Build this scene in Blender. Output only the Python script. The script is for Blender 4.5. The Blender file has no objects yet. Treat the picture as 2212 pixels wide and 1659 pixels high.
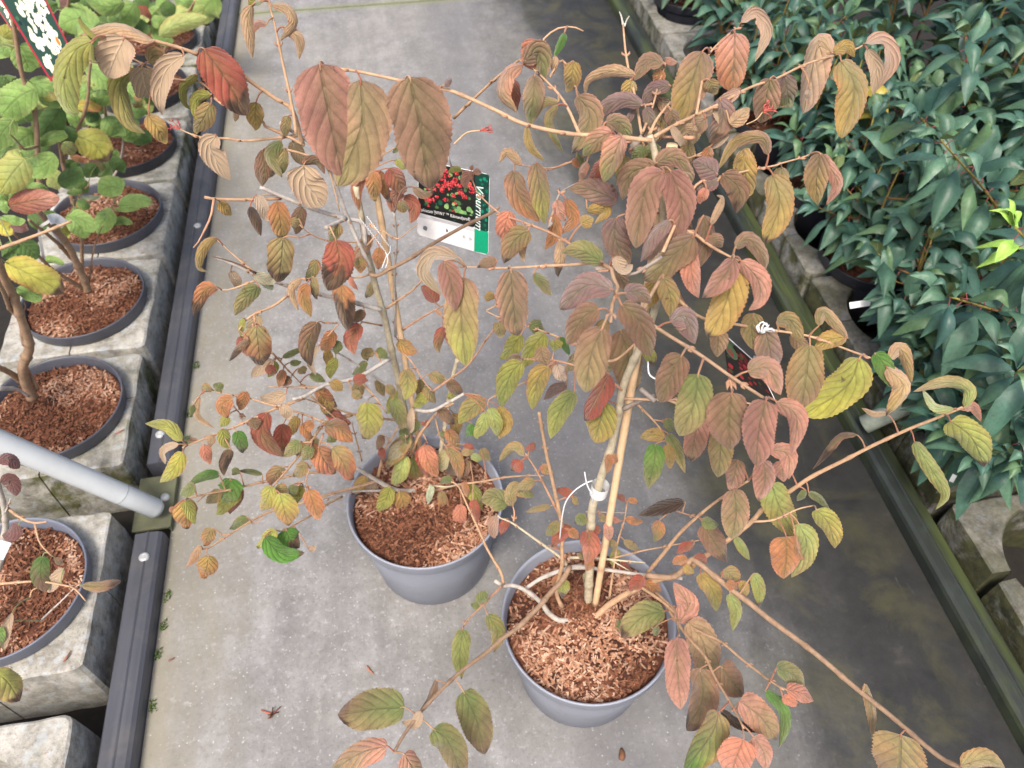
import bpy, math, random
from mathutils import Vector, Matrix, noise
R = math.radians
random.seed(7)
S = bpy.context.scene
COL = S.collection

# ------------------------------------------------------------------ camera
CAM_H, PITCH, YAW, FPX = 1.5, R(49.4), R(9.42), 1703.0     # focal length in units of a 2212 px wide picture
cd = bpy.data.cameras.new('camera'); cam = bpy.data.objects.new('camera', cd); COL.objects.link(cam)
cam.location = (0, 0, CAM_H)
cam.rotation_euler = (math.pi/2 - PITCH, 0, -YAW)
cd.sensor_width = 36.0; cd.lens = 36.0*FPX/2212.0
cd.clip_start = 0.02; cd.clip_end = 400
cd.dof.use_dof = True; cd.dof.focus_distance = .95; cd.dof.aperture_fstop = 8.0
S.camera = cam
# ------------------------------------------------------------------ light: bright overcast sky
SUN_EL, SUN_AZ = R(58), R(205)
w = bpy.data.worlds.new('World'); S.world = w; w.use_nodes = True
nt = w.node_tree; bgn = nt.nodes['Background']
sky = nt.nodes.new('ShaderNodeTexSky'); sky.sky_type = 'NISHITA'; sky.sun_disc = False
sky.sun_elevation = SUN_EL; sky.sun_rotation = SUN_AZ
sky.air_density = 1.0; sky.dust_density = 6.0; sky.ozone_density = 0.6
nt.links.new(sky.outputs[0], bgn.inputs[0]); bgn.inputs[1].default_value = 0.12
sd = bpy.data.lights.new('sun', 'SUN'); sun = bpy.data.objects.new('sun', sd); COL.objects.link(sun)
sd.energy = 1.9; sd.angle = R(16); sd.color = (1.0, 0.94, 0.86)
d = Vector((math.sin(SUN_AZ)*math.cos(SUN_EL), math.cos(SUN_AZ)*math.cos(SUN_EL), math.sin(SUN_EL)))
sun.rotation_euler = d.to_track_quat('Z', 'Y').to_euler()
S.view_settings.view_transform = 'Standard'; S.view_settings.look = 'None'
S.view_settings.exposure = 0.84; S.view_settings.gamma = 1.0

# ------------------------------------------------------------------ measuring helpers
FH = Vector((math.sin(YAW), math.cos(YAW), 0)); RT = Vector((math.cos(YAW), -math.sin(YAW), 0))
CP, SP = math.cos(PITCH), math.sin(PITCH)
OX = {'1': 0, '2': 1000, '3': 2000, '4': 2996}; OY = {'A': 0, 'B': 750, 'C': 1500, 'D': 2247}
def px(reg, x, y):                                   # a traced point -> position in the 2212 wide picture
    return ((OX[reg[1]] + x/2.011)/1.8517, (OY[reg[0]] + y/2.011)/1.8517)
def ray(X, Y):
    u = (X-1106)/FPX; v = (829.5-Y)/FPX
    return RT*u + FH*(CP+v*SP) + Vector((0, 0, -SP+v*CP))
CP0 = Vector((0, 0, CAM_H))
def at_d(X, Y, dep): return CP0 + ray(X, Y)*dep
def at_z(X, Y, z):
    r = ray(X, Y); return CP0 + r*((z-CAM_H)/r.z)
def dep_r(X, Y, r):                                  # depth where the sight line meets the upright plane r metres ahead
    return r/(CP + (829.5-Y)/FPX*SP)
def project(p):
    q = p-CP0; dep = q.dot(FH)*CP - q.z*SP
    return 1106+FPX*q.dot(RT)/dep, 829.5-FPX*(q.dot(FH)*SP+q.z*CP)/dep, dep
def lin(c):
    f = lambda s: s/12.92 if s <= .04045 else ((s+.055)/1.055)**2.4
    return tuple(f(v/255.0) for v in c)
def mixc(a, b, t): return tuple(a[i]+(b[i]-a[i])*t for i in range(3))
def clamp(x, a=0.0, b=1.0): return a if x < a else b if x > b else x

# ------------------------------------------------------------------ object helpers
class MB:
    def __init__(s): s.v = []; s.f = []; s.c = []; s.uv = []; s.m = []
    def add(s, vs, fs, col=(.5, .5, .5), uvs=None, mi=0):
        o = len(s.v); s.v += [tuple(p) for p in vs]
        s.c += list(col) if isinstance(col, list) else [col]*len(vs)
        s.uv += uvs if uvs else [(.25, .5)]*len(vs)
        for f in fs: s.f.append(tuple(i+o for i in f)); s.m.append(mi)
    def box(s, x0, x1, y0, y1, z0, z1, col=(.5, .5, .5), M=None, mi=0):
        vs = [Vector((x, y, z)) for z in (z0, z1) for y in (y0, y1) for x in (x0, x1)]
        if M: vs = [M @ v for v in vs]
        s.add(vs, [(0, 2, 3, 1), (4, 5, 7, 6), (0, 1, 5, 4), (2, 6, 7, 3), (0, 4, 6, 2), (1, 3, 7, 5)], col, mi=mi)
    def lathe(s, prof, n=64, cx=0, cy=0, col=(.5, .5, .5), mi=0):
        vs = []; fs = []; m = len(prof)
        for i in range(n):
            a = 2*math.pi*i/n
            for r, z in prof: vs.append((cx+r*math.cos(a), cy+r*math.sin(a), z))
        for i in range(n):
            j = (i+1) % n
            for k in range(m-1): fs.append((i*m+k, j*m+k, j*m+k+1, i*m+k+1))
        s.add(vs, fs, col, mi=mi)
    def tube(s, pts, rad, n=8, col=(.5, .5, .5), cap=True, mi=0):
        pts = [Vector(p) for p in pts]; m = len(pts)
        if not isinstance(rad, (list, tuple)): rad = [rad]*m
        vs = []; cs = []; fs = []; prev = None
        for i in range(m):
            t = (pts[min(i+1, m-1)]-pts[max(i-1, 0)])
            t = t.normalized() if t.length > 1e-9 else Vector((0, 0, 1))
            if prev is None:
                a = Vector((0, 0, 1)) if abs(t.z) < .9 else Vector((1, 0, 0)); u = t.cross(a).normalized()
            else: u = (prev - t*prev.dot(t)).normalized()
            prev = u; v = t.cross(u); cc = col[i] if isinstance(col, list) else col
            for k in range(n):
                a = 2*math.pi*k/n; vs.append(pts[i]+(u*math.cos(a)+v*math.sin(a))*rad[i]); cs.append(cc)
        for i in range(m-1):
            for k in range(n):
                l = (k+1) % n; fs.append((i*n+k, i*n+l, (i+1)*n+l, (i+1)*n+k))
        if cap: fs.append(tuple(range(n-1, -1, -1))); fs.append(tuple(range((m-1)*n, m*n)))
        s.add(vs, fs, cs, mi=mi)
    def build(s, name, mats, parent=None, smooth=True, loc=None):
        me = bpy.data.meshes.new(name); me.from_pydata(s.v, [], s.f)
        mats = mats if isinstance(mats, (list, tuple)) else [mats]
        for m in mats: me.materials.append(m)
        if len(mats) > 1: me.polygons.foreach_set('material_index', s.m)
        me.polygons.foreach_set('use_smooth', [smooth]*len(s.f))
        a = me.color_attributes.new('Col', 'FLOAT_COLOR', 'POINT')
        flat = []
        for c in s.c: flat += [c[0], c[1], c[2], 1.0]
        a.data.foreach_set('color', flat)
        ul = me.uv_layers.new(name='UVMap'); vi = [0]*len(me.loops); me.loops.foreach_get('vertex_index', vi)
        fl = []
        for i in vi: fl += list(s.uv[i])
        ul.data.foreach_set('uv', fl); me.update()
        o = bpy.data.objects.new(name, me); COL.objects.link(o)
        if parent is not None:
            o.parent = parent
            if parent.parent is not None: o.location = -(parent.location + parent.parent.location) if False else (0, 0, 0)
        return o
def put(o, loc):                                      # origin of a finished world-space mesh moved to its base
    loc = Vector(loc); o.data.transform(Matrix.Translation(-loc)); o.location = loc; return o
def thing(name, label, cat, loc, group=None):
    o = bpy.data.objects.new(name, None); COL.objects.link(o); o.location = loc; o.empty_display_size = .05
    o['label'] = label; o['category'] = cat
    if group: o['group'] = group
    return o
def tag(o, label, cat, group=None):
    o['label'] = label; o['category'] = cat
    if group: o['group'] = group
    return o
def part(mb, name, mats, parent, smooth=True, label=None):   # mesh given in world coordinates, stored in its parent's
    root = parent
    off = Vector((0, 0, 0))
    while root is not None: off += root.location; root = root.parent
    mb.v = [(x-off.x, y-off.y, z-off.z) for x, y, z in mb.v]
    o = mb.build(name, mats, parent, smooth)
    if label: o['label'] = label
    return o

# ------------------------------------------------------------------ materials
def mat(name):
    m = bpy.data.materials.new(name); m.use_nodes = True
    n = m.node_tree.nodes; l = m.node_tree.links
    return m, n, l, n['Principled BSDF']
def N(n, t, **k):
    x = n.new('ShaderNode'+t)
    for a, b in k.items(): setattr(x, a, b)
    return x
def ramp(n, l, src, stops):
    r = n.new('ShaderNodeValToRGB'); e = r.color_ramp.elements
    while len(e) < len(stops): e.new(.5)
    for i, (p, c) in enumerate(stops):
        e[i].position = p; e[i].color = (*c, 1) if isinstance(c, tuple) else (c, c, c, 1)
    l.new(src, r.inputs[0]); return r
def mixn(n, l, a, b, f, mode='MIX'):
    m = n.new('ShaderNodeMix'); m.data_type = 'RGBA'; m.blend_type = mode
    for s, v in ((m.inputs[6], a), (m.inputs[7], b), (m.inputs[0], f)):
        if isinstance(v, (int, float)): s.default_value = v
        elif isinstance(v, tuple): s.default_value = (*v, 1)
        else: l.new(v, s)
    return m.outputs[2]
def mth(n, l, op, a, b=None, cl=False):
    m = n.new('ShaderNodeMath'); m.operation = op; m.use_clamp = cl
    for s, v in ((m.inputs[0], a), (m.inputs[1], b)):
        if v is None: continue
        if isinstance(v, (int, float)): s.default_value = v
        else: l.new(v, s)
    return m.outputs[0]
def tnoise(n, l, co, scale, det=6, rough=.6, dist=0):
    t = n.new('ShaderNodeTexNoise'); t.inputs['Scale'].default_value = scale; t.inputs['Detail'].default_value = det
    t.inputs['Roughness'].default_value = rough; t.inputs['Distortion'].default_value = dist
    if co is not None: l.new(co, t.inputs['Vector'])
    return t.outputs[0]
def bump(n, l, h, st, dist, bs, prev=None):
    b = n.new('ShaderNodeBump'); b.inputs['Strength'].default_value = st; b.inputs['Distance'].default_value = dist
    l.new(h, b.inputs['Height'])
    if prev is not None: l.new(prev, b.inputs['Normal'])
    l.new(b.outputs[0], bs.inputs['Normal']); return b.outputs[0]
def geo(n): return n.new('ShaderNodeNewGeometry').outputs['Position']
def scaled(n, l, co, sc):
    m = n.new('ShaderNodeMapping'); m.inputs['Scale'].default_value = sc; l.new(co, m.inputs[0]); return m.outputs[0]

def floor_material():
    m, n, l, b = mat('aisle concrete'); P = geo(n)
    big = tnoise(n, l, P, 2.3, 5, .6, .4); mid = tnoise(n, l, P, 14, 6, .7); fine = tnoise(n, l, P, 120, 5, .75)
    base = ramp(n, l, mid, [(.3, lin((110, 109, 108))), (.5, lin((133, 132, 132))), (.7, lin((153, 153, 154)))]).outputs[0]
    base = mixn(n, l, base, lin((144, 141, 134)), mth(n, l, 'MULTIPLY', ramp(n, l, big, [(.42, 0.), (.6, 1.)]).outputs[0], .5))
    sx0 = n.new('ShaderNodeSeparateXYZ'); l.new(P, sx0.inputs[0])
    strk = ramp(n, l, tnoise(n, l, scaled(n, l, P, (9, 1.1, 1)), 1.6, 7, .68, .3), [(.4, 0.), (.7, 1.)]).outputs[0]
    base = mixn(n, l, base, lin((108, 106, 104)), mth(n, l, 'MULTIPLY', strk, .55))
    blot = ramp(n, l, tnoise(n, l, scaled(n, l, P, (1.5, .7, 1)), 5.5, 6, .66, .2), [(.48, 0.), (.72, 1.)]).outputs[0]
    base = mixn(n, l, base, lin((104, 103, 105)), mth(n, l, 'MULTIPLY', blot, .6))
    sp = n.new('ShaderNodeTexVoronoi'); sp.inputs['Scale'].default_value = 150; sp.inputs['Randomness'].default_value = 1; l.new(P, sp.inputs['Vector'])
    cell = n.new('ShaderNodeSeparateColor'); l.new(sp.outputs['Color'], cell.inputs[0])
    spk = mth(n, l, 'MULTIPLY', ramp(n, l, sp.outputs['Distance'], [(.1, 1.), (.3, 0.)]).outputs[0], ramp(n, l, cell.outputs[0], [(.78, 0.), (1., .9)]).outputs[0])
    base = mixn(n, l, base, mixn(n, l, base, lin((70, 68, 68)), .55), ramp(n, l, fine, [(.5, 0.), (.72, .8)]).outputs[0])
    base = mixn(n, l, base, lin((182, 183, 186)), ramp(n, l, tnoise(n, l, P, 75, 4, .7), [(.56, 0.), (.74, .55)]).outputs[0])
    # damp, algae-darkened strip along the right-hand rail
    sx = n.new('ShaderNodeSeparateXYZ'); l.new(P, sx.inputs[0])
    wob = tnoise(n, l, scaled(n, l, P, (2.2, .8, 1)), 1.6, 6, .62, .5)
    g = mth(n, l, 'ADD', sx.outputs['X'], mth(n, l, 'MULTIPLY', mth(n, l, 'SUBTRACT', wob, .5), .55))
    wet = ramp(n, l, g, [(.36, 0.), (.5, .45), (.62, .9), (.8, 1.)]).outputs[0]
    # dark band along the aisle: stain with the pots' soft shade painted in
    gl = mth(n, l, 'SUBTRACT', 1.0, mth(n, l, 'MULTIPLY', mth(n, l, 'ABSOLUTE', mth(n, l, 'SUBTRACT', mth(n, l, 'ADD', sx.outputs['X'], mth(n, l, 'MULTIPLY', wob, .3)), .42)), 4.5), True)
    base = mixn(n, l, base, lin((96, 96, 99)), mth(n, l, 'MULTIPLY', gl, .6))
    dark = ramp(n, l, mid, [(.3, lin((26, 27, 27))), (.6, lin((42, 42, 41))), (.75, lin((62, 60, 56)))]).outputs[0]
    alg = ramp(n, l, tnoise(n, l, P, 5.2, 7, .72, .6), [(.47, 0.), (.62, 1.)]).outputs[0]
    algx = mth(n, l, 'MULTIPLY', alg, ramp(n, l, sx.outputs['X'], [(.3, 0.), (.5, 1.), (.85, .8), (.96, .3)]).outputs[0])
    dark = mixn(n, l, dark, lin((70, 68, 42)), mth(n, l, 'MULTIPLY', algx, .75))
    c = mixn(n, l, base, dark, wet)
    # pale lime runs, long in the walking direction
    run = tnoise(n, l, scaled(n, l, P, (26, 2.6, 1)), 1.0, 5, .7, 1.2)
    rm = mth(n, l, 'MULTIPLY', ramp(n, l, run, [(.66, 0.), (.72, 1.)]).outputs[0], ramp(n, l, big, [(.45, 0.), (.6, .6)]).outputs[0])
    c = mixn(n, l, c, lin((150, 148, 146)), mth(n, l, 'MULTIPLY', rm, ramp(n, l, sx.outputs['X'], [(.25, .3), (.5, .9), (.8, .6)]).outputs[0]))
    # pale rim along the left rail, green film at the far joint
    lft = ramp(n, l, mth(n, l, 'ADD', sx.outputs['X'], mth(n, l, 'MULTIPLY', mid, .1)), [(-.0, 0.), (.001, 0.)])
    le = ramp(n, l, mth(n, l, 'ADD', mth(n, l, 'ADD', sx.outputs['X'], .6), mth(n, l, 'MULTIPLY', mid, .16)), [(.1, 1.), (.3, 0.)]).outputs[0]
    c = mixn(n, l, c, lin((146, 140, 120)), mth(n, l, 'MULTIPLY', le, mth(n, l, 'ADD', .35, mth(n, l, 'MULTIPLY', strk, .55))))
    jt = mth(n, l, 'SUBTRACT', 1.0, mth(n, l, 'MULTIPLY', mth(n, l, 'ABSOLUTE', mth(n, l, 'SUBTRACT', sx.outputs['Y'], 3.465)), 26), True)
    c = mixn(n, l, c, lin((120, 128, 78)), mth(n, l, 'MULTIPLY', jt, mth(n, l, 'MULTIPLY', mid, 1.2)))
    c = mixn(n, l, c, lin((226, 226, 226)), mth(n, l, 'MULTIPLY', spk, mth(n, l, 'SUBTRACT', .5, mth(n, l, 'MULTIPLY', wet, .5))))
    l.new(c, b.inputs['Base Color'])
    l.new(ramp(n, l, wet, [(0, .85), (1, .6)]).outputs[0], b.inputs['Roughness'])
    h = bump(n, l, mid, .25, .004, b); bump(n, l, fine, .35, .0015, b, h)
    return m

def block_material(name, moss, dark=1.0):
    m, n, l, b = mat(name); P = geo(n)
    mid = tnoise(n, l, P, 26, 6, .7); fine = tnoise(n, l, P, 210, 3, .7)
    c = ramp(n, l, mid, [(.3, lin((116, 113, 106))), (.5, lin((160, 157, 148))), (.7, lin((192, 189, 181)))]).outputs[0]
    c = mixn(n, l, c, lin((84, 80, 74)), mth(n, l, 'MULTIPLY', ramp(n, l, fine, [(.55, 0.), (.68, 1.)]).outputs[0], .5))
    bl = ramp(n, l, tnoise(n, l, P, 55, 2, .5), [(.55, 0.), (.62, 1.)]).outputs[0]
    c = mixn(n, l, c, lin((176, 186, 196)), mth(n, l, 'MULTIPLY', bl, .35))
    mo = ramp(n, l, tnoise(n, l, P, 9, 7, .7, .5), [(.62-moss*.3, 0.), (.75-moss*.25, 1.)]).outputs[0]
    gn = n.new('ShaderNodeNewGeometry'); sx = n.new('ShaderNodeSeparateXYZ'); l.new(gn.outputs['True Normal'], sx.inputs[0])
    side = mth(n, l, 'SUBTRACT', 1.15, sx.outputs['Z'], True)
    mossc = ramp(n, l, mid, [(.35, lin((52, 52, 30))), (.65, lin((104, 106, 64)))]).outputs[0]
    c = mixn(n, l, c, mossc, mth(n, l, 'MULTIPLY', mo, mth(n, l, 'ADD', mth(n, l, 'MULTIPLY', side, .75), .12+moss*.5), True))
    st = ramp(n, l, tnoise(n, l, P, 45, 3, .6), [(.66, 0.), (.72, 1.)]).outputs[0]
    c = mixn(n, l, c, lin((128, 84, 66)), mth(n, l, 'MULTIPLY', st, .55))
    c = mixn(n, l, c, (dark,)*3, 1.0, 'MULTIPLY')
    l.new(c, b.inputs['Base Color']); b.inputs['Roughness'].default_value = .9
    h = bump(n, l, mid, .4, .006, b); bump(n, l, fine, .5, .002, b, h); return m

def rail_material(name, green):
    m, n, l, b = mat(name); P = geo(n)
    t = tnoise(n, l, scaled(n, l, P, (60, 3, 60)), 1.0, 5, .6); d = tnoise(n, l, P, 12, 6, .7, .4)
    c = ramp(n, l, t, [(.3, lin((66, 68, 75))), (.7, lin((80, 82, 90)))]).outputs[0]
    c = mixn(n, l, c, lin((112, 108, 100)), mth(n, l, 'MULTIPLY', ramp(n, l, d, [(.5, 0.), (.75, 1.)]).outputs[0], .4))
    if green:
        g = ramp(n, l, tnoise(n, l, scaled(n, l, P, (22, 2.2, 1)), 1.0, 5, .65, .5), [(.42, 0.), (.62, 1.)]).outputs[0]
        c = mixn(n, l, lin((38, 43, 40)), lin((72, 82, 42)), mth(n, l, 'MULTIPLY', g, .8))
        c = mixn(n, l, c, lin((60, 67, 64)), mth(n, l, 'MULTIPLY', ramp(n, l, d, [(.5, 0.), (.7, 1.)]).outputs[0], .5))
    l.new(c, b.inputs['Base Color']); b.inputs['Roughness'].default_value = .5; bump(n, l, d, .15, .003, b); return m

def plain(name, c, rough=.6, metal=0, bumpsc=None, var=.12):
    m, n, l, b = mat(name); P = geo(n)
    t = tnoise(n, l, P, bumpsc or 30, 5, .65)
    c0 = tuple(v*(1-var) for v in c); c1 = tuple(min(1, v*(1+var)) for v in c)
    l.new(ramp(n, l, t, [(.3, c0), (.7, c1)]).outputs[0], b.inputs['Base Color'])
    b.inputs['Roughness'].default_value = rough; b.inputs['Metallic'].default_value = metal
    if bumpsc: bump(n, l, t, .2, .002, b)
    return m
def attr_mat(name, rough=.7, bsc=60, bst=.3, spec=.4, var=.25):
    m, n, l, b = mat(name); P = geo(n)
    a = n.new('ShaderNodeAttribute'); a.attribute_name = 'Col'
    t = tnoise(n, l, P, bsc, 5, .7)
    c = mixn(n, l, a.outputs[0], ramp(n, l, t, [(.3, 1-var*1.6), (.7, 1+var*.8)]).outputs[0], 1.0, 'MULTIPLY')
    l.new(c, b.inputs['Base Color']); b.inputs['Roughness'].default_value = rough
    b.inputs['Specular IOR Level'].default_value = spec
    if bst: bump(n, l, t, bst, .002, b)
    return m
def leaf_material(name, veins=9.0, slope=.42, rough=.6, vein_dark=.55, vein_green=.5, under=(.5, .39, .28), undermix=.55, trans=.25, puck=.7, spec=.3, sheen=.35):
    m, n, l, b = mat(name)
    a = n.new('ShaderNodeAttribute'); a.attribute_name = 'Col'
    uv = n.new('ShaderNodeUVMap'); sp = n.new('ShaderNodeSeparateXYZ'); l.new(uv.outputs[0], sp.inputs[0])
    au = mth(n, l, 'ABSOLUTE', mth(n, l, 'SUBTRACT', mth(n, l, 'MULTIPLY', sp.outputs['X'], 2.0), 1.0))
    v = sp.outputs['Y']
    cc = mth(n, l, 'MULTIPLY', mth(n, l, 'SUBTRACT', v, mth(n, l, 'MULTIPLY', mth(n, l, 'POWER', au, 1.15), slope*.62)), veins)
    fr = mth(n, l, 'SUBTRACT', mth(n, l, 'FRACT', mth(n, l, 'ADD', cc, 20.5)), .5)
    dv = mth(n, l, 'ABSOLUTE', fr)                                  # 0 on a side vein, .5 between
    lat = ramp(n, l, dv, [(.0, 1.), (.045, .85), (.10, 0.)]).outputs[0]
    mid = ramp(n, l, au, [(.0, 1.), (.035, .9), (.08, 0.)]).outputs[0]
    vm = mth(n, l, 'MAXIMUM', mth(n, l, 'MULTIPLY', lat, .85), mid)
    # ladder of fine cross veins
    fan = mth(n, l, 'ADD', mth(n, l, 'MULTIPLY', au, 13.0), mth(n, l, 'MULTIPLY', v, 5.0))
    lad = mth(n, l, 'ABSOLUTE', mth(n, l, 'SUBTRACT', mth(n, l, 'FRACT', mth(n, l, 'MULTIPLY', fan, 1.4)), .5))
    P = geo(n); t = tnoise(n, l, P, 160, 4, .7); t2 = tnoise(n, l, P, 38, 4, .6)
    top = mixn(n, l, a.outputs[0], ramp(n, l, t2, [(.3, .78), (.7, 1.16)]).outputs[0], 1.0, 'MULTIPLY')
    top = mixn(n, l, top, ramp(n, l, t, [(.35, .85), (.65, 1.1)]).outputs[0], 1.0, 'MULTIPLY')
    flk = mth(n, l, 'MULTIPLY', ramp(n, l, tnoise(n, l, P, 95, 3, .6), [(.66, 0.), (.71, 1.)]).outputs[0], ramp(n, l, tnoise(n, l, P, 16, 3, .6), [(.5, 0.), (.62, .8)]).outputs[0])
    top = mixn(n, l, top, lin((84, 62, 50)), flk)
    dk = mixn(n, l, mixn(n, l, top, (vein_dark,)*3, 1.0, 'MULTIPLY'), lin((122, 116, 74)), vein_green)
    ladm = ramp(n, l, lad, [(.0, .16), (.16, 0.)]).outputs[0]
    top = mixn(n, l, top, dk, mth(n, l, 'MAXIMUM', mth(n, l, 'MULTIPLY', vm, .8), ladm))
    und = mixn(n, l, a.outputs[0], under, undermix)
    und = mixn(n, l, und, mixn(n, l, und, (.75, .6, .46), .5), mth(n, l, 'MULTIPLY', vm, .8))
    bf = n.new('ShaderNodeNewGeometry').outputs['Backfacing']
    c = mixn(n, l, top, und, bf)
    l.new(c, b.inputs['Base Color']); b.inputs['Roughness'].default_value = rough
    b.inputs['Specular IOR Level'].default_value = spec
    b.inputs['Sheen Weight'].default_value = sheen; b.inputs['Sheen Roughness'].default_value = .45
    hh = mth(n, l, 'ADD', mth(n, l, 'MULTIPLY', mth(n, l, 'SUBTRACT', ramp(n, l, dv, [(0, 0.), (.25, .8), (.5, 1.)]).outputs[0], mid), 1.0), mth(n, l, 'MULTIPLY', lad, .35))
    h = bump(n, l, hh, puck, .0022, b); h = bump(n, l, t, .12, .001, b, h)
    tr = n.new('ShaderNodeBsdfTranslucent'); l.new(c, tr.inputs[0]); l.new(h, tr.inputs['Normal'])
    mx = n.new('ShaderNodeMixShader'); mx.inputs[0].default_value = trans
    l.new(b.outputs[0], mx.inputs[1]); l.new(tr.outputs[0], mx.inputs[2])
    l.new(mx.outputs[0], n['Material Output'].inputs[0]); return m

M = {}
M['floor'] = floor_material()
M['block'] = block_material('block concrete', .1); M['mossblock'] = block_material('mossy block concrete', .55)
M['wetblock'] = block_material('damp mossy block concrete', .8, .5)
M['rightblock'] = block_material('weathered block concrete', .6, .62)
M['rail'] = rail_material('dark rail plastic', False); M['greenrail'] = rail_material('algae covered rail', True)
M['soil'] = plain('bed soil', lin((30, 27, 24)), .95, 0, 40, .4)
def pot_material(name, c):
    m, n, l, b = mat(name); P = geo(n); t = tnoise(n, l, P, 18, 5, .65); f = tnoise(n, l, scaled(n, l, P, (30, 30, 110)), 1.0, 5, .7)
    cc = ramp(n, l, t, [(.3, tuple(v*.93 for v in c)), (.7, tuple(v*1.07 for v in c))]).outputs[0]
    cc = mixn(n, l, cc, tuple(min(1, v*1.35) for v in c), ramp(n, l, f, [(.58, 0.), (.7, .45)]).outputs[0])
    cc = mixn(n, l, cc, lin((124, 100, 84)), ramp(n, l, tnoise(n, l, P, 34, 6, .75, .3), [(.58, 0.), (.72, .6)]).outputs[0])
    l.new(cc, b.inputs['Base Color']); l.new(ramp(n, l, t, [(.3, .38), (.7, .55)]).outputs[0], b.inputs['Roughness'])
    wv = n.new('ShaderNodeTexWave'); wv.bands_direction = 'Z'; wv.inputs['Scale'].default_value = 38; l.new(P, wv.inputs['Vector'])
    h = bump(n, l, wv.outputs[0], .06, .002, b); bump(n, l, f, .1, .001, b, h); return m
M['potgrey'] = pot_material('grey pot plastic', lin((142, 147, 160))); M['potmid'] = pot_material('mid grey pot plastic', lin((104, 109, 124)))
M['potdark'] = pot_material('dark grey pot plastic', lin((78, 80, 90))); M['potblack'] = pot_material('blackish pot plastic', lin((46, 48, 56)))
M['mulch'] = attr_mat('bark mulch', .85, 160, .8, .2, .35)
M['bark'] = attr_mat('twig bark', .75, 90, .5, .3, .2)
M['cane'] = attr_mat('bamboo cane', .5, 50, .2, .4, .12)
M['leaf'] = leaf_material('autumn leaf', 5.2, .70, .62, .68, .30, trans=.32)
M['roundleaf'] = leaf_material('round green leaf', 5.0, .55, .55, .7, .15, lin((150, 165, 120)), .5, .22, .4)
M['laurel'] = leaf_material('laurel leaf', 10.0, .3, .46, .9, .0, lin((138, 154, 88)), .6, .12, .06, .5, 0.0)
M['steel'] = plain('galvanised tube', lin((186, 192, 196)), .45, .0, 18, .06)
M['oldsteel'] = plain('algae stained tube', lin((142, 150, 138)), .6, 0, 40, .3)
M['plate'] = plain('algae stained steel plate', lin((92, 94, 72)), .8, 0, 30, .25)
M['zinc'] = plain('zinc screw', lin((190, 192, 192)), .4, .3, 60, .15)
M['white'] = plain('white plastic', lin((222, 224, 226)), .45, 0, None, .02)
M['print'] = attr_mat('printed card', .35, 200, 0, .5, .04)
M['stalk'] = attr_mat('red flower stalk', .6, 80, .2, .3, .15)
M['moss'] = attr_mat('moss', .9, 120, .4, .2, .3)

# ------------------------------------------------------------------ the setting
FX0, FX1, JY = -.585, .969, 3.465
def struct(name, mb, m):
    o = mb.build(name, m, None, False); o['kind'] = 'structure'; return o
g = MB(); g.box(-60, 60, -60, 60, -.5, -.08); struct('bed_ground', g, M['soil'])
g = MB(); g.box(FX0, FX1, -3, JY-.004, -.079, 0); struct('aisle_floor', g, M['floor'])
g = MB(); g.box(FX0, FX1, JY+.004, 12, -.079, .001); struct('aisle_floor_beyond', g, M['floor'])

def rail(name, xa, xb, y0, y1, m, label, flip):
    # low edging profile: flat top with a raised ridge, a rounded shoulder towards the aisle
    mb = MB(); wdt = xb-xa
    pr = [(0, -.07), (0, .036), (.003, .039), (.020, .040), (.027, .0405), (.030, .043), (.033, .0405), (.040, .040), (.050, .039), (.057, .034), (.060, .026), (.060, .001), (.060, -.07)]
    pts = [((p/.06*wdt), z) for p, z in pr]
    if flip: pts = [(wdt-x, z) for x, z in pts][::-1]
    vs = [];  k = len(pts); ns = 24
    for i in range(ns+1):
        y = y0+(y1-y0)*i/ns
        for x, z in pts: vs.append((xa+x, y, z))
    fs = [(i*k+j, (i+1)*k+j, (i+1)*k+j+1, i*k+j+1) for i in range(ns) for j in range(k-1)]
    fs += [tuple(range(k)), tuple(range(ns*k+k-1, ns*k-1, -1))]
    mb.add(vs, fs)
    t = thing(name, label, 'edging rail', (xa+wdt/2, y0, 0), 'edging rails beside the aisle')
    part(mb, 'profile', m, t, False); return t
def screws(t, lst, z, m):
    for x, y in lst:
        mb = MB(); mb.lathe([(.0005, z+.0045), (.003, z+.0025), (.0045, z+.0045), (.0075, z+.004), (.0105, z+.002), (.0108, z-.001)], 20, x, y)
        part(mb, 'screw', m, t)
rl1 = rail('edging_rail', FX0-.0595, FX0-.001, -1.2, .955, M['rail'], 'dark grey ridged plastic edging rail at bottom left, in front of the pipe foot', False)
rl2 = rail('edging_rail', FX0-.0595, FX0-.001, 1.135, 6.5, M['rail'], 'long dark grey edging rail along the left pots, running away beyond the pipe foot', False)
rr = rail('edging_rail', FX1+.001, FX1+.0595, -1.2, 6.5, M['greenrail'], 'green algae stained edging rail along the right side of the aisle', True)
p = lambda reg, x, y, z=.04: at_z(*px(reg, x, y), z)
q = [p('C1', 1160, 1465)]; screws(rl1, [(v.x, v.y) for v in q], .04, M['zinc'])
q = [p('C1', 1288, 478), p('B1', 1588, 308)]; screws(rl2, [(v.x, v.y) for v in q], .04, M['zinc'])

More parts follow.
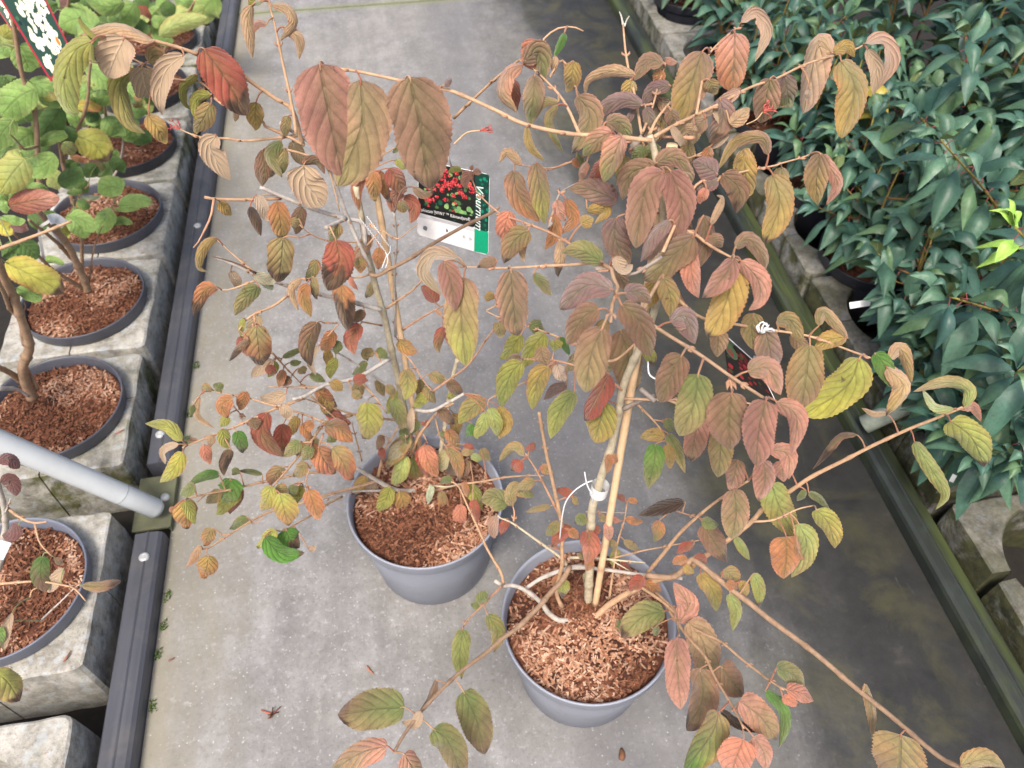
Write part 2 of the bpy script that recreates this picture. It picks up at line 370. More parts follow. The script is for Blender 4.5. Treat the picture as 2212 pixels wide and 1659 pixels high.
def conc_block(cx, cy, sx, sy, hole, m, label, group, ztop=.095, gaps=(0,), seed=0, gw=.0016):
    # square pot-holder block with cut corners and a round hole, sides leaning outwards to the foot
    rnd = random.Random(seed); n = 160; hx, hy = sx/2, sy/2; ch = .010
    def outer(a, grow):
        dx, dy = math.cos(a), math.sin(a); X, Y = hx+grow, hy+grow
        t = min(X/abs(dx) if abs(dx) > 1e-6 else 9, Y/abs(dy) if abs(dy) > 1e-6 else 9)
        t2 = (X+Y-ch)/(abs(dx)+abs(dy)); t = min(t, t2); return dx*t, dy*t
    zs = [(-.078, .004, 0), (.03, .003, 0), (.075, .002, 0), (.0915, .001, 0), (ztop, -.0035, 0)]
    mb = MB(); vs = []; fs = []; k = len(zs)+3
    for i in range(n):
        a = 2*math.pi*i/n
        ro = rnd.uniform(-1, 1)
        for z, gr, _ in zs:
            x, y = outer(a, gr); j = noise.noise(Vector((x*18+seed, y*18, z*18)))*.004
            vs.append((cx+x+x*j*6, cy+y+y*j*6, z+(j*.5 if z == ztop else 0)))
        x, y = math.cos(a)*(hole+.004), math.sin(a)*(hole+.004); vs.append((cx+x, cy+y, ztop+noise.noise(Vector((x*20, y*20, seed)))*.002))
        x, y = math.cos(a)*hole, math.sin(a)*hole; vs.append((cx+x, cy+y, ztop-.006)); vs.append((cx+x, cy+y, -.078))
    skip = set(int(g/360*n) % n for g in gaps)
    for i in range(n):
        j = (i+1) % n
        if i in skip:                                    # joint between the cast halves: pinch it to a thin open slit
            for q_ in range(k):
                A = Vector(vs[i*k+q_]); B = Vector(vs[j*k+q_]); mid = (A+B)/2; dd = (B-A).normalized()*gw
                vs[i*k+q_] = tuple(mid-dd); vs[j*k+q_] = tuple(mid+dd)
            fs.append(tuple(i*k+q_ for q_ in range(k))); fs.append(tuple(j*k+q_ for q_ in range(k-1, -1, -1))); continue
        for q_ in range(k-1): fs.append((i*k+q_, j*k+q_, j*k+q_+1, i*k+q_+1))
    mb.add(vs, fs); o = mb.build('concrete_block', m, None, False)
    put(o, (cx, cy, -.078)); tag(o, label, 'concrete block', group); return o

CHIP = [lin((166, 118, 92)), lin((148, 98, 74)), lin((194, 152, 126)), lin((126, 82, 62)), lin((178, 132, 104)), lin((208, 172, 148)), lin((98, 66, 52))]
def make_pot(root, cx, cy, z0, rim_r, rim_z, base_r, m, band=.03):
    mb = MB(); h = rim_z-z0
    mb.lathe([(.001, z0+.004), (base_r-.006, z0+.004), (base_r-.004, z0), (base_r, z0+.003), (base_r+(rim_r-.006-base_r)*.55, z0+h*.55), (rim_r-.0085, rim_z-band-.003), (rim_r-.0085, rim_z-band+.001)], 72, cx, cy)
    b = part(mb, 'pot', m, root)
    mb = MB(); mb.lathe([(rim_r-.009, rim_z-band), (rim_r-.004, rim_z-band), (rim_r-.002, rim_z-band+.003), (rim_r-.001, rim_z-.005), (rim_r, rim_z-.002), (rim_r-.0012, rim_z), (rim_r-.0035, rim_z-.0005), (rim_r-.006, rim_z-.006), (rim_r-.012, rim_z-.06)], 72, cx, cy)
    part(mb, 'rim', m, b)
def make_mulch(root, cx, cy, r, z, seed, nchip, dry=.5):
    rnd = random.Random(seed); mb = MB(); n = 40; rings = 14; vs = [(cx, cy, z)]; cs = [CHIP[1]]; fs = []
    for i in range(1, rings+1):
        for k in range(n):
            a = 2*math.pi*k/n; rr_ = r*i/rings; x, y = rr_*math.cos(a), rr_*math.sin(a)
            zz = z+.010*noise.noise(Vector((x*16+seed, y*16, 3)))+.004*noise.noise(Vector((x*60+seed, y*60, 9)))-.006*(i/rings)**3
            vs.append((cx+x, cy+y, zz)); t = noise.noise(Vector((x*30, y*30+seed, 1)))
            cs.append(mixc(lin((132, 84, 64)), lin((70, 44, 36)), clamp(.5+.7*t+1.2*noise.noise(Vector((x*9+seed*3, y*9, 25))))))
    for k in range(n): fs.append((0, 1+k, 1+(k+1) % n))
    for i in range(rings-1):
        for k in range(n):
            l_ = (k+1) % n; o = 1+i*n; fs.append((o+k, o+n+k, o+n+l_, o+l_))
    mb.add(vs, fs, cs)
    for i in range(nchip):
        a = rnd.uniform(0, 6.283); rr_ = r*.97*math.sqrt(rnd.random()); x, y = rr_*math.cos(a), rr_*math.sin(a)
        dr = clamp(.5+1.9*noise.noise(Vector((x*9+seed*3, y*9, 5)))+dry-.5)
        L = rnd.choice([.005, .007, .009, .012, .016, .022])*rnd.uniform(.7, 1.2); W = rnd.uniform(.002, .0048); T = rnd.uniform(.0008, .0018)
        if rnd.random() < .3: L = rnd.uniform(.004, .007); W = L*.7
        c = rnd.choice([CHIP[2], CHIP[4], CHIP[5], CHIP[0]]) if rnd.random() < dr else rnd.choice([CHIP[0], CHIP[1], CHIP[3], CHIP[6], CHIP[1]])
        f_ = rnd.uniform(.75, 1.1)*(.76+.32*dr); c = tuple(v*f_*(.9 if dry < .4 else 1) for v in c)
        zz = z+.010*noise.noise(Vector((x*16+seed, y*16, 3)))+rnd.uniform(.0005, .004)-.006*(rr_/r)**3
        Mx = Matrix.Translation((cx+x, cy+y, zz)) @ Matrix.Rotation(rnd.uniform(0, 6.28), 4, 'Z') @ Matrix.Rotation(rnd.gauss(0, .28), 4, 'Y') @ Matrix.Rotation(rnd.gauss(0, .3), 4, 'X')
        w2 = W*rnd.uniform(.2, .9)
        vs = [Mx @ Vector(q_) for q_ in ((-L/2, -W/2, 0), (L/2, -w2/2, 0), (L/2, w2/2, 0), (-L/2, W/2, 0), (-L/2, -W/2, T), (L/2, -w2/2, T), (L/2, w2/2, T), (-L/2, W/2, T))]
        mb.add(vs, [(4, 5, 6, 7), (0, 1, 5, 4), (1, 2, 6, 5), (2, 3, 7, 6), (3, 0, 4, 7)], c)
    return part(mb, 'bark_mulch', M['mulch'], root, False)

# ------------------------------------------------------------------ leaves and branches
PAL = {'mr': (170, 120, 107), 'mb': (162, 133, 106), 'br': (148, 116, 91), 'pu': (150, 122, 120), 'ol': (174, 156, 108), 'ta': (212, 178, 138),
       'pb': (210, 184, 162), 'yo': (196, 168, 98), 'yg': (178, 180, 92), 'gr': (128, 140, 84), 'bg': (98, 148, 62), 'or': (202, 138, 92),
       'oy': (190, 160, 94), 'rd': (180, 96, 80), 'pk': (216, 158, 138), 'sa': (226, 148, 120), 'dk': (74, 55, 48), 'pg': (196, 206, 170),
       'lg': (130, 164, 88), 'dg': (92, 124, 64), 'rk': (136, 92, 90), 'yw': (206, 200, 90), 'gy': (176, 190, 114)}
PAL = {k: tuple(x*.90 for x in lin(v)) for k, v in PAL.items()}
EDGE = {'mr': 'pk', 'mb': 'pk', 'br': 'mr', 'pu': 'mr', 'ol': 'or', 'yo': 'or', 'yg': 'oy', 'gr': 'ol', 'or': 'sa', 'oy': 'or', 'rd': 'rd', 'pk': 'sa', 'ta': 'pk', 'lg': 'gy', 'yw': 'rd', 'gy': 'oy'}
def smooth_path(P, n):                                # Catmull-Rom through the given points
    if len(P) == 2: return [P[0].lerp(P[1], i/(n-1)) for i in range(n)]
    Q = [P[0]*2-P[1]]+P+[P[-1]*2-P[-2]]; L = [0.0]
    for a, b in zip(P, P[1:]): L.append(L[-1]+(b-a).length)
    out = []
    for i in range(n):
        s = L[-1]*i/(n-1); k = 0
        while k < len(P)-2 and s > L[k+1]: k += 1
        t = (s-L[k])/max(1e-9, L[k+1]-L[k]); p0, p1, p2, p3 = Q[k:k+4]
        out.append(.5*((2*p1)+(p2-p0)*t+(2*p0-5*p1+4*p2-p3)*t*t+(3*p1-p0-3*p2+p3)*t*t*t))
    return out
def outline(v, kind):
    if kind == 'round':
        return (max(0, 1-abs(1-v/.46)**2.3)**.5 if v < .46 else max(0, 1-((v-.46)/.54)**2.5)**.72)
    if kind == 'broad':
        return (max(0, 1-abs(1-v/.42)**2.7)**.42 if v < .42 else max(0, 1-((v-.42)/.58)**2.5)**.72)
    if kind == 'lance':
        return (max(0, 1-abs(1-v/.45)**1.9)**.9 if v < .45 else max(0, 1-((v-.45)/.55)**1.7)**1.05)
    return (max(0, 1-abs(1-v/.40)**2.5)**.46 if v < .40 else max(0, 1-((v-.40)/.60)**2.05)**.90)
def leaf_mesh(mb, C, width, cols, rnd, facing, roll=0, cup=.25, wave=.05, nec=0, kind='ovate', nu=9, nv=26, teeth=.03, edge=.5, flip=False, blotch=1.0):
    nvp = nv+1; P = smooth_path(C, nvp); c0, c1, ce = cols[:3]; vs = []; cs = []; us = []; fs = []
    ph = rnd.uniform(0, 6.28); sd_ = rnd.uniform(0, 50); prevW = None
    asym = rnd.uniform(-.08, .08)
    for i in range(nvp):
        v = i/nv; T = (P[min(i+1, nv)]-P[max(i-1, 0)])
        T = T.normalized() if T.length > 1e-9 else Vector((0, 0, -1))
        Wv = T.cross(facing)
        if Wv.length < 1e-4: Wv = prevW if prevW else T.cross(Vector((1, 0, 0)))
        Wv.normalize()
        if prevW is not None:
            if Wv.dot(prevW) < 0: Wv = -Wv
            Wv = (Wv*.5+prevW*.5).normalized()
        prevW = Wv.copy(); Nn = Wv.cross(T).normalized()
        if Nn.dot(facing) < 0: Nn = -Nn
        q_ = Matrix.Rotation(roll, 3, T); Wr = q_ @ Wv; Nr = q_ @ Nn
        if flip: Nr = -Nr; Wr = -Wr
        hw = width*.5*outline(v, kind)/max(.55, math.cos(roll))
        tth = 1+(teeth if i % 2 else -teeth)*(1 if .06 < v < .97 else 0)
        for k in range(nu):
            u = -1+2*k/(nu-1); x = u*hw*(1+asym*u)*(1+.16*noise.noise(Vector((sd_+3*(u > 0), v*3.1, 21))))
            if abs(u) == 1: x *= tth
            z = -cup*hw*abs(u)**1.6 + wave*hw*math.sin(ph+v*11+(3 if u > 0 else 0))*u*u
            vs.append(P[i]+Wr*x+Nr*z)
            c = mixc(c0, c1, clamp(v*1.25-.12+.25*noise.noise(Vector((u*1.5+sd_, v*3, 0)))*blotch))
            nz = noise.noise(Vector((u*1.3, v*3.2+sd_, 7)))
            if len(cols) > 3: c = mixc(c, cols[3], clamp(.55*(.62-abs(u))+.5*noise.noise(Vector((u*1.1, v*2.4+sd_, 15)))*blotch))
            c = mixc(c, ce, clamp(edge*(abs(u)**3)*(1+nz)+clamp(nz*.8-.15)*.5*blotch))
            if nec:
                lim = 1-nec+.5*nec*noise.noise(Vector((u*2.2, v*2+sd_, 3)))
                t = clamp((v-lim)/.05)
                c = mixc(c, mixc(PAL['dk'], PAL['br'], clamp(.3+nz)), t)
            cs.append(c); us.append((u*.5+.5, v))
    def idx(i, k): return i*nu+k
    for i in range(nv):
        for k in range(nu-1): fs.append((idx(i, k), idx(i, k+1), idx(i+1, k+1), idx(i+1, k)))
    # faces must look along +normal
    a, b_, c_ = (Vector(vs[idx(nv//2, nu//2)]), Vector(vs[idx(nv//2, nu//2+1)]), Vector(vs[idx(nv//2+1, nu//2)]))
    nrm = (b_-a).cross(c_-a); want = -facing if flip else facing
    if nrm.dot(want) < 0: fs = [f[::-1] for f in fs]
    mb.add(vs, fs, cs, us)

def parse(txt):
    out = []
    for ln in txt.strip().splitlines():
        reg = None
        for item in ln.split(';'):
            tk = item.split()
            if not tk: continue
            if tk[0][0] in 'ABCD' and len(tk[0]) == 2: reg = tk[0]; tk = tk[1:]
            dct = {'pts': [], 'w': 100, 'col': 'ol', 'n': 0, 'b': False, 'o': 0, 'r': None, 'd': None, 'id': None}
            for t in tk:
                if ',' in t: x, y = t.split(','); dct['pts'].append(px(reg, float(x), float(y)))
                elif t[0] in 'ABCD' and len(t) == 2 and t[1].isdigit(): reg = t
                elif t[0] == 'w' and t[1].isdigit(): dct['w'] = float(t[1:])/2.011/1.8517
                elif t[0] == 'n' and t[1] in '.0123456789': dct['n'] = float(t[1:])
                elif t == 'back': dct['b'] = True
                elif t[0] == '^': dct['o'] = float(t[1:])
                elif t[0] == '@': dct['d'] = [float(q_) for q_ in t[1:].split(':')]
                elif t[0] == '~': dct['r'] = float(t[1:])
                elif t[0] == '#': dct['id'] = t[1:]
                else: dct['col'] = t
            out.append(dct)
    return out

BARKC = {'tw': (208, 170, 136), 'gd': (170, 158, 148), 'gy': (204, 197, 190), 'tk': (212, 200, 172), 'rb': (204, 158, 128), 'dk': (116, 92, 76), 'wh': (206, 198, 188), 'tg': (176, 146, 120)}
BARKC = {k: tuple(x*.85 for x in lin(v)) for k, v in BARKC.items()}
class Plant:
    def __init__(s, root, seed): s.root = root; s.rnd = random.Random(seed); s.nodes = []; s.leaves = []
    def branch(s, P, r0, r1, col, name='branch', node=.055, label=None, smooth=True):
        L = sum((b-a).length for a, b in zip(P, P[1:])); n = max(8, int(L/.008))
        Q = smooth_path(P, n); rad = []; cs = []; c = BARKC[col]; ph = s.rnd.uniform(0, 1)
        for i, q_ in enumerate(Q):
            t = i/(n-1); d_ = abs(((t*L/node+ph) % 1)-.5)
            bl = math.exp(-((.5-d_)/.05)**2)
            rad.append((r0+(r1-r0)*t)*(1+.30*bl)); cs.append(mixc(c, BARKC['dk'], .35*bl+.15*abs(noise.noise(q_*40))))
        if smooth:
            wob = min(.0025, L*.01)
            Q = [q_+Vector((noise.noise(q_*12), noise.noise(q_*12+Vector((9, 0, 0))), noise.noise(q_*12+Vector((0, 9, 0)))))*wob*(math.sin(math.pi*i/(n-1))) for i, q_ in enumerate(Q)]
        mb = MB(); mb.tube(Q, rad, 8, cs)
        # bud pairs on the swellings
        k = 0
        while k < n:
            t = k/(n-1)
            if abs(((t*L/node+ph) % 1)) < .5*.008/node*2 and r0 < .004 and .1 < t < .95:
                T = (Q[min(k+1, n-1)]-Q[max(k-1, 0)]).normalized(); sdv = T.cross(Vector((0, .3, 1))).normalized()
                for sg in (-1, 1):
                    e = Q[k]+T*.006+sdv*sg*.0042
                    mb.tube([Q[k]+sdv*sg*rad[k]*.6, Q[k]+T*.003+sdv*sg*.0038, e], [.0012, .0014, .0004], 5, mixc(BARKC['rb'], BARKC['dk'], .3))
            k += 1
        part(mb, name, M['bark'], s.root, True, label)
        for q_ in Q[::2]:
            X, Y, dp = project(q_); s.nodes.append((X, Y, dp, q_))
        return Q
    def near(s, X, Y, dref=None):
        best = None; bd = 1e18
        for nn in s.nodes:
            e = (nn[0]-X)**2+(nn[1]-Y)**2
            if dref is not None: e += (900*(nn[2]-dref))**2
            if e < bd: bd = e; best = nn
        return best, math.sqrt(bd)
    def leaf(s, L, small_kind='ovate', matn='leaf', pet=True, petcol=None):
        rnd = s.rnd; P2 = L['pts']; bx, by = P2[0]
        nd, dist = s.near(bx, by)
        d0 = L['d'][0] if L['d'] else nd[2]-.008-L['o']
        length = sum(math.hypot(b[0]-a[0], b[1]-a[1]) for a, b in zip(P2, P2[1:]))
        if L['d'] and len(L['d']) > 1: d1 = L['d'][1]
        else: d1 = d0 + (.42*(P2[-1][1]-by)+.10*abs(P2[-1][0]-bx)+rnd.uniform(-.15, .22)*length)/FPX*d0
        acc = 0; C = []
        for i, q_ in enumerate(P2):
            if i: acc += math.hypot(q_[0]-P2[i-1][0], q_[1]-P2[i-1][1])
            t = acc/max(1, length); dd = d0+(d1-d0)*t - .05*math.sin(math.pi*t)*length/FPX*d0
            C.append(at_d(q_[0], q_[1], dd))
        if L['n'] == 0 and len(P2) < 4 and rnd.random() < .18: L['n'] = rnd.uniform(.06, .2)
        if len(C) == 2:
            t = rnd.uniform(-.06, .06); dm = (d0+d1)/2-.13*length/FPX*d0
            mx = ((P2[0][0]+P2[1][0])/2-(P2[1][1]-P2[0][1])*t, (P2[0][1]+P2[1][1])/2+(P2[1][0]-P2[0][0])*t)
            hk = rnd.uniform(-.10, .10); C = [C[0], at_d(mx[0], mx[1], dm), C[1].lerp(C[0], .12), C[1]+RT*hk*(C[1]-C[0]).length+(CP0-C[1]).normalized()*rnd.uniform(-.1, .16)*(C[1]-C[0]).length]
        mid = C[len(C)//2]; facing = (CP0-mid).normalized()
        facing = (facing+Vector((rnd.uniform(-.15, .15), rnd.uniform(-.15, .15), .1))).normalized()
        cc = L['col'].split('/'); base = PAL[cc[0]]; tip = PAL[cc[-1]]; ed = PAL[EDGE.get(cc[0], cc[0])]
        j = rnd.uniform(.88, 1.10); base = tuple(x*j for x in base); tip = tuple(x*j for x in tip)
        width = L['w']/FPX*d0*(1.0 if L['w'] > 95 else .9); roll = R(L['r']) if L['r'] is not None else rnd.uniform(-.45, .45)
        big = L['w'] > 45
        mb = MB()
        curl = length > 0 and L['w']/length < .38
        leaf_mesh(mb, C, width, (base, tip, ed, mixc(base, PAL['gr'], .55) if cc[0] in ('mr', 'mb', 'br', 'pu', 'pk', 'ol', 'or', 'rd') else base), rnd, facing, roll, cup=.55 if curl else rnd.uniform(.12, .4), wave=.1 if L['n'] else .05,
                  nec=L['n'], kind=('broad' if small_kind == 'ovate' and L['w'] > 58 else small_kind), nu=9 if big else 7, nv=34 if big else 20, teeth=.035, edge=.45, flip=L['b'])
        if pet and nd is not None:
            A = nd[3]; B = C[0]; T = (C[1]-C[0]).normalized()
            if (A-B).length < .16:
                m_ = A.lerp(B, .5)+Vector((0, 0, .12*(A-B).length))
                pc = petcol or mixc(PAL['rd'], PAL['ta'], rnd.uniform(.2, .8))
                mb.tube(smooth_path([A, m_, B, B+T*width*.12], 9), [.0013, .0012, .0011, .001, .001, .001, .0009, .0008, .0006], 6, pc)
        s.leaves.append((length*L['w'], mb, matn))
    def finish(s, cap=100):
        s.leaves.sort(key=lambda t: -t[0])
        for a, mb, mt in s.leaves[:cap]: part(mb, 'leaf', M[mt], s.root)
        rest = s.leaves[cap:]
        if rest:
            big = MB()
            for a, mb, mt in rest: big.add(mb.v, mb.f, mb.c, mb.uv)
            o = part(big, 'foliage', M[rest[0][2]], s.root); o['kind'] = 'stuff'

def grow_branches(pl, txt):
    for L in parse(txt):
        d0, d1 = L['d']; P2 = L['pts']; tot = sum(math.hypot(b[0]-a[0], b[1]-a[1]) for a, b in zip(P2, P2[1:])); acc = 0; P = []
        for i, q_ in enumerate(P2):
            if i: acc += math.hypot(q_[0]-P2[i-1][0], q_[1]-P2[i-1][1])
            P.append(at_d(q_[0], q_[1], d0+(d1-d0)*acc/tot))
        r0 = L['w']/2/FPX*d0*.95; tip = .45 if L['n'] == 0 else L['n']
        if L['id'] == 'stalk':
            mb = MB(); mb.tube(smooth_path(P, 14), r0, 6, PAL['ta']); e = P[-1]; T = (P[-1]-P[-2]).normalized()
            for k in range(7):
                v = (T+Vector((pl.rnd.uniform(-1, 1), pl.rnd.uniform(-1, 1), pl.rnd.uniform(-.6, 1)))*.8).normalized(); f_ = e+v*pl.rnd.uniform(.008, .014)
                mb.tube([e, e.lerp(f_, .6)+Vector((0, 0, .001)), f_], [.0007, .0006, .0005], 5, lin((206, 108, 98)))
                for q_ in range(2):
                    v2 = (v+Vector((pl.rnd.uniform(-1, 1), pl.rnd.uniform(-1, 1), pl.rnd.uniform(-1, 1)))*.7).normalized(); g_ = f_+v2*.005
                    mb.tube([f_, g_], [.0005, .0006], 5, lin((198, 100, 92)))
            part(mb, 'flower_stalk', M['stalk'], pl.root); continue
        pl.branch(P, r0, r0*tip, L['col'], 'stem' if L['id'] == 'stem' else 'branch')

# ------------------------------------------------------------------ the front potted shrub (right) and the one behind it (left)
P1C, P2C = (.223, .545), (-.03, .828)
root1 = thing('potted_shrub', 'larger mauve brown shrub in the front grey pot on the aisle', 'potted shrub', (*P1C, 0), 'potted shrubs on the aisle')
root2 = thing('potted_shrub', 'sparser orange and green shrub in the rear grey pot on the aisle', 'potted shrub', (*P2C, 0), 'potted shrubs on the aisle')
for rt, (cx, cy), sd_ in ((root1, P1C, 3), (root2, P2C, 8)):
    make_pot(rt, cx, cy, .001, .149, .22, .116, M['potgrey'])
    make_mulch(rt, cx, cy, .139, .196, sd_, 2800, .55)
def trunk(pl, txt, rr_, w0, w1, col='tk', lean=.06):
    L = parse(txt)[0]; n_ = len(L['pts'])-1; P = [at_d(X, Y, dep_r(X, Y, rr_+lean*i/n_)) for i, (X, Y) in enumerate(L['pts'])]
    pl.branch(P, w0, w1, col, 'stem', .09); return P
def cane(pl, txt, rr_, rad):
    L = parse(txt)[0]; A, B = at_d(*L['pts'][0], dep_r(*L['pts'][0], rr_)), at_d(*L['pts'][-1], dep_r(*L['pts'][-1], rr_+.075))
    n = 60; pts = [A.lerp(B, i/(n-1)) for i in range(n)]; rads = []; cs = []; tot = (B-A).length
    for i in range(n):
        d_ = abs(((tot*i/(n-1)/.17+.3) % 1)-.5); nd = math.exp(-((.5-d_)/.02)**2)
        rads.append(rad*(1+.14*nd)); cs.append(mixc(lin((232, 198, 158)), lin((168, 130, 100)), clamp(nd*.8+.25*noise.noise(pts[i]*25))))
    mb = MB(); mb.tube(pts, rads, 12, cs); part(mb, 'bamboo_cane', M['cane'], pl.root)
p1 = Plant(root1, 11); p2 = Plant(root2, 12)
R1, R2 = .615, .905
trunk(p1, 'D3 705,470 718,60 C3 735,1100 780,950 830,780 900,560 950,300 985,100 B3 1120,1300 1230,1010 1290,700 1310,420 A3 1290,1480 1250,1250 1200,1090', R1, .0082, .0034, lean=.055)
cane(p1, 'D3 765,345 A3 1385,1165', R1-.012, .0055)
trunk(p2, 'C2 1375,900 1290,480 B2 1160,1420 1070,1000 1000,750 930,450 890,200 A2 850,1500', R2, .0076, .004, lean=.02)
cane(p2, 'C2 1420,900 B2 1010,0', R2-.01, .0052)

BR1 = '''
#b1 A3 1225,1130 830,1090 540,1070 A2 2200,990 2000,900 1700,770 1560,720 1170,640 900,580 770,560 600,535 w40 tw @.745:.77 n.6
A3 640,1080 520,830 370,650 230,520 w30 tw @.76:.80; A3 370,650 330,480 340,325 470,225 600,220 670,250 w24 tw @.80:.80; A3 400,620 490,480 540,600 640,760 w20 tw @.8:.82
A2 1640,950 1800,790 1990,620 2170,480 A3 190,500 w28 tw @.92:.81
A3 1140,1080 1090,800 1040,580 1010,400 990,200 w26 tw @.80:.86 n.7; A3 990,200 975,130 960,95 w22 wh @.86:.87; A3 1000,210 1020,160 1040,130 w20 wh @.86:.87
A3 1150,1060 1220,880 1280,680 1320,560 1340,480 w22 tw @.78:.86; A3 1230,840 1180,840 1140,860 w16 tw @.79:.8
A3 1240,1100 1400,1010 1560,930 1760,830 1930,740 2070,680 A4 200,630 400,540 600,470 850,400 940,350 w34 tw @.76:.95 n.5
A3 1580,920 1640,560 1690,430 1860,260 1960,200 w26 tw @.79:.88
B3 1310,520 A3 1560,1500 1740,1440 2000,1370 2212,1330 A4 230,1320 420,1270 490,1240 w30 tw @.76:.86
B3 1300,560 1050,700 880,640 810,610 w34 gd @.73:.715; B3 830,620 900,660 915,740 950,800 930,860 900,960 890,1090 w40 tg @.715:.68 n.7; B3 890,655 770,660 w30 gd @.715:.71 n.9
B3 830,620 760,605 500,630 230,640 0,650 B2 1880,645 1680,640 w30 tw @.715:.80
B3 820,605 760,590 600,480 370,350 180,270 B2 2011,215 1850,70 A2 1810,1500 1780,1420 w28 rb @.715:.93
B3 1330,330 1480,345 1560,370 1700,470 1880,570 1920,590 w34 tw @.80:.725
B3 1310,700 1150,1010 1250,1110 1560,1310 1850,1520 C3 2130,190 w36 tg @.78:.72 n.7; C3 1850,20 1865,140 w28 rb @.74:.735
B3 1300,760 1600,1040 1880,1100 2070,1130 B4 480,1200 860,1330 1050,1400 1140,1470 w30 tw @.80:.87 n.5
D3 720,490 900,330 1130,200 1250,150 C3 1480,1570 1970,1220 C4 130,1060 330,930 550,790 900,620 1250,450 1500,350 1720,260 w56 tw @1.38:.98 n.3
C4 20,1180 200,1165 390,1080 520,1050 w22 tw @1.12:1.08
D3 1190,80 C3 1190,1590 1500,1220 1810,970 2000,850 w34 tw @1.30:1.02
D3 730,50 900,70 1200,110 1470,135 w32 wh @1.35:1.27 n.8
D3 1180,110 1400,120 1530,-10 C3 1590,1500 D3 1850,220 2003,330 D4 130,430 450,680 820,980 1200,1290 1540,1570 1700,1650 2000,1850 w52 tg @1.27:.83 n.5
D3 1130,200 1330,340 1550,540 1770,650 1950,790 2110,910 D4 100,910 280,1030 w28 tw @1.3:1.0
D3 1250,240 1400,390 1430,520 1445,600 w22 tw @1.26:1.08
D3 1330,340 1500,600 1640,760 1730,930 1820,1080 1900,1220 1960,1340 w30 tw @1.26:.98
D3 700,45 560,50 340,130 200,220 w44 wh @1.36:1.33 n.7
D3 560,40 500,150 400,260 310,370 150,520 0,620 D2 1900,720 1640,930 1390,1190 1240,1390 1160,1530 w48 tg @1.30:.97 n.4
D3 630,430 580,465 480,470 390,410 330,330 200,230 100,190 D2 2030,190 1970,150 w50 wh @1.38:1.27 n.6
D2 2040,180 2020,90 1960,-20 C2 1880,1340 1770,1100 1680,900 1620,860 w26 tw @1.28:1.2
D2 2030,190 1950,270 1860,360 1740,480 1710,545 w24 rb @1.27:1.18
D3 530,30 C3 500,1480 300,1330 100,1190 0,1150 C2 1990,1130 w28 tk @1.32:1.27; C3 110,1180 115,1100 95,1030 w18 rb @1.27:1.26
D3 500,370 455,250 480,100 C3 500,1500 490,1200 430,900 370,620 315,300 w36 tw @1.37:1.05 n.6; C3 475,1120 310,800 205,630 w24 rb @1.22:1.15
D3 880,290 920,20 C3 950,1330 1000,1170 1020,1040 w22 tw @1.37:1.27
C3 560,1470 700,1470 900,1485 1170,1510 w26 tk @1.34:1.32; C3 880,1480 1050,1580 w16 tk @1.33:1.33; C3 900,1475 1200,1400 1600,1330 w16 tw @1.33:1.2
C3 690,1100 900,1105 1050,1110 w16 gd @1.2:1.22; C3 1400,1090 1640,1160 w14 rb @1.2:1.15
C3 990,275 1100,220 1240,165 w40 gd @1.0:.97 n.7; B3 1130,1620 1250,1720 w44 gd @.96:.95 n.9; C3 1100,230 1220,350 1310,460 1370,570 w22 tw @1.0:1.03; C3 1240,360 1330,375 w14 rb @1.02:1.02
C3 1000,190 1350,200 1760,200 2060,235 w26 tw @.97:.93; C3 1350,200 1600,300 1680,330 w24 tw @.95:.93
C3 985,120 900,60 B3 820,1500 550,1420 400,1390 180,1380 w26 rb @.99:.97; B3 420,1390 430,1320 w16 rb @.97:.97; B3 450,1400 390,1450 w16 rb @.97:.97; B3 180,1380 100,1350 w14 rb @.97:.97
B3 1150,1200 900,1400 680,1290 460,1210 200,1110 0,1045 B2 1900,995 w26 tw @.97:1.08
A3 1180,1110 850,1190 540,1310 380,1350 120,1320 w26 rb @.80:.9; A3 540,1310 380,1375 w18 rb @.87:.9
B3 1000,1240 C2 2212,60 1960,170 1915,215 1915,270 w18 tw @1.05:1.16
A3 1270,1230 1500,1270 1660,1210 w26 tw @.8:.84; A3 1560,1110 1300,1100 w40 rb @.79:.78; A3 1200,1090 1260,960 1370,820 w34 tw @.78:.8
A3 1150,1100 1060,1190 w60 gd @.79:.8 n.9
B3 420,280 390,330 460,90 500,30 A3 600,1480 680,1460 w24 gd @.8:.84
#stalk A4 -20,1000 60,960 110,900 w10 rd @.85:.86
'''
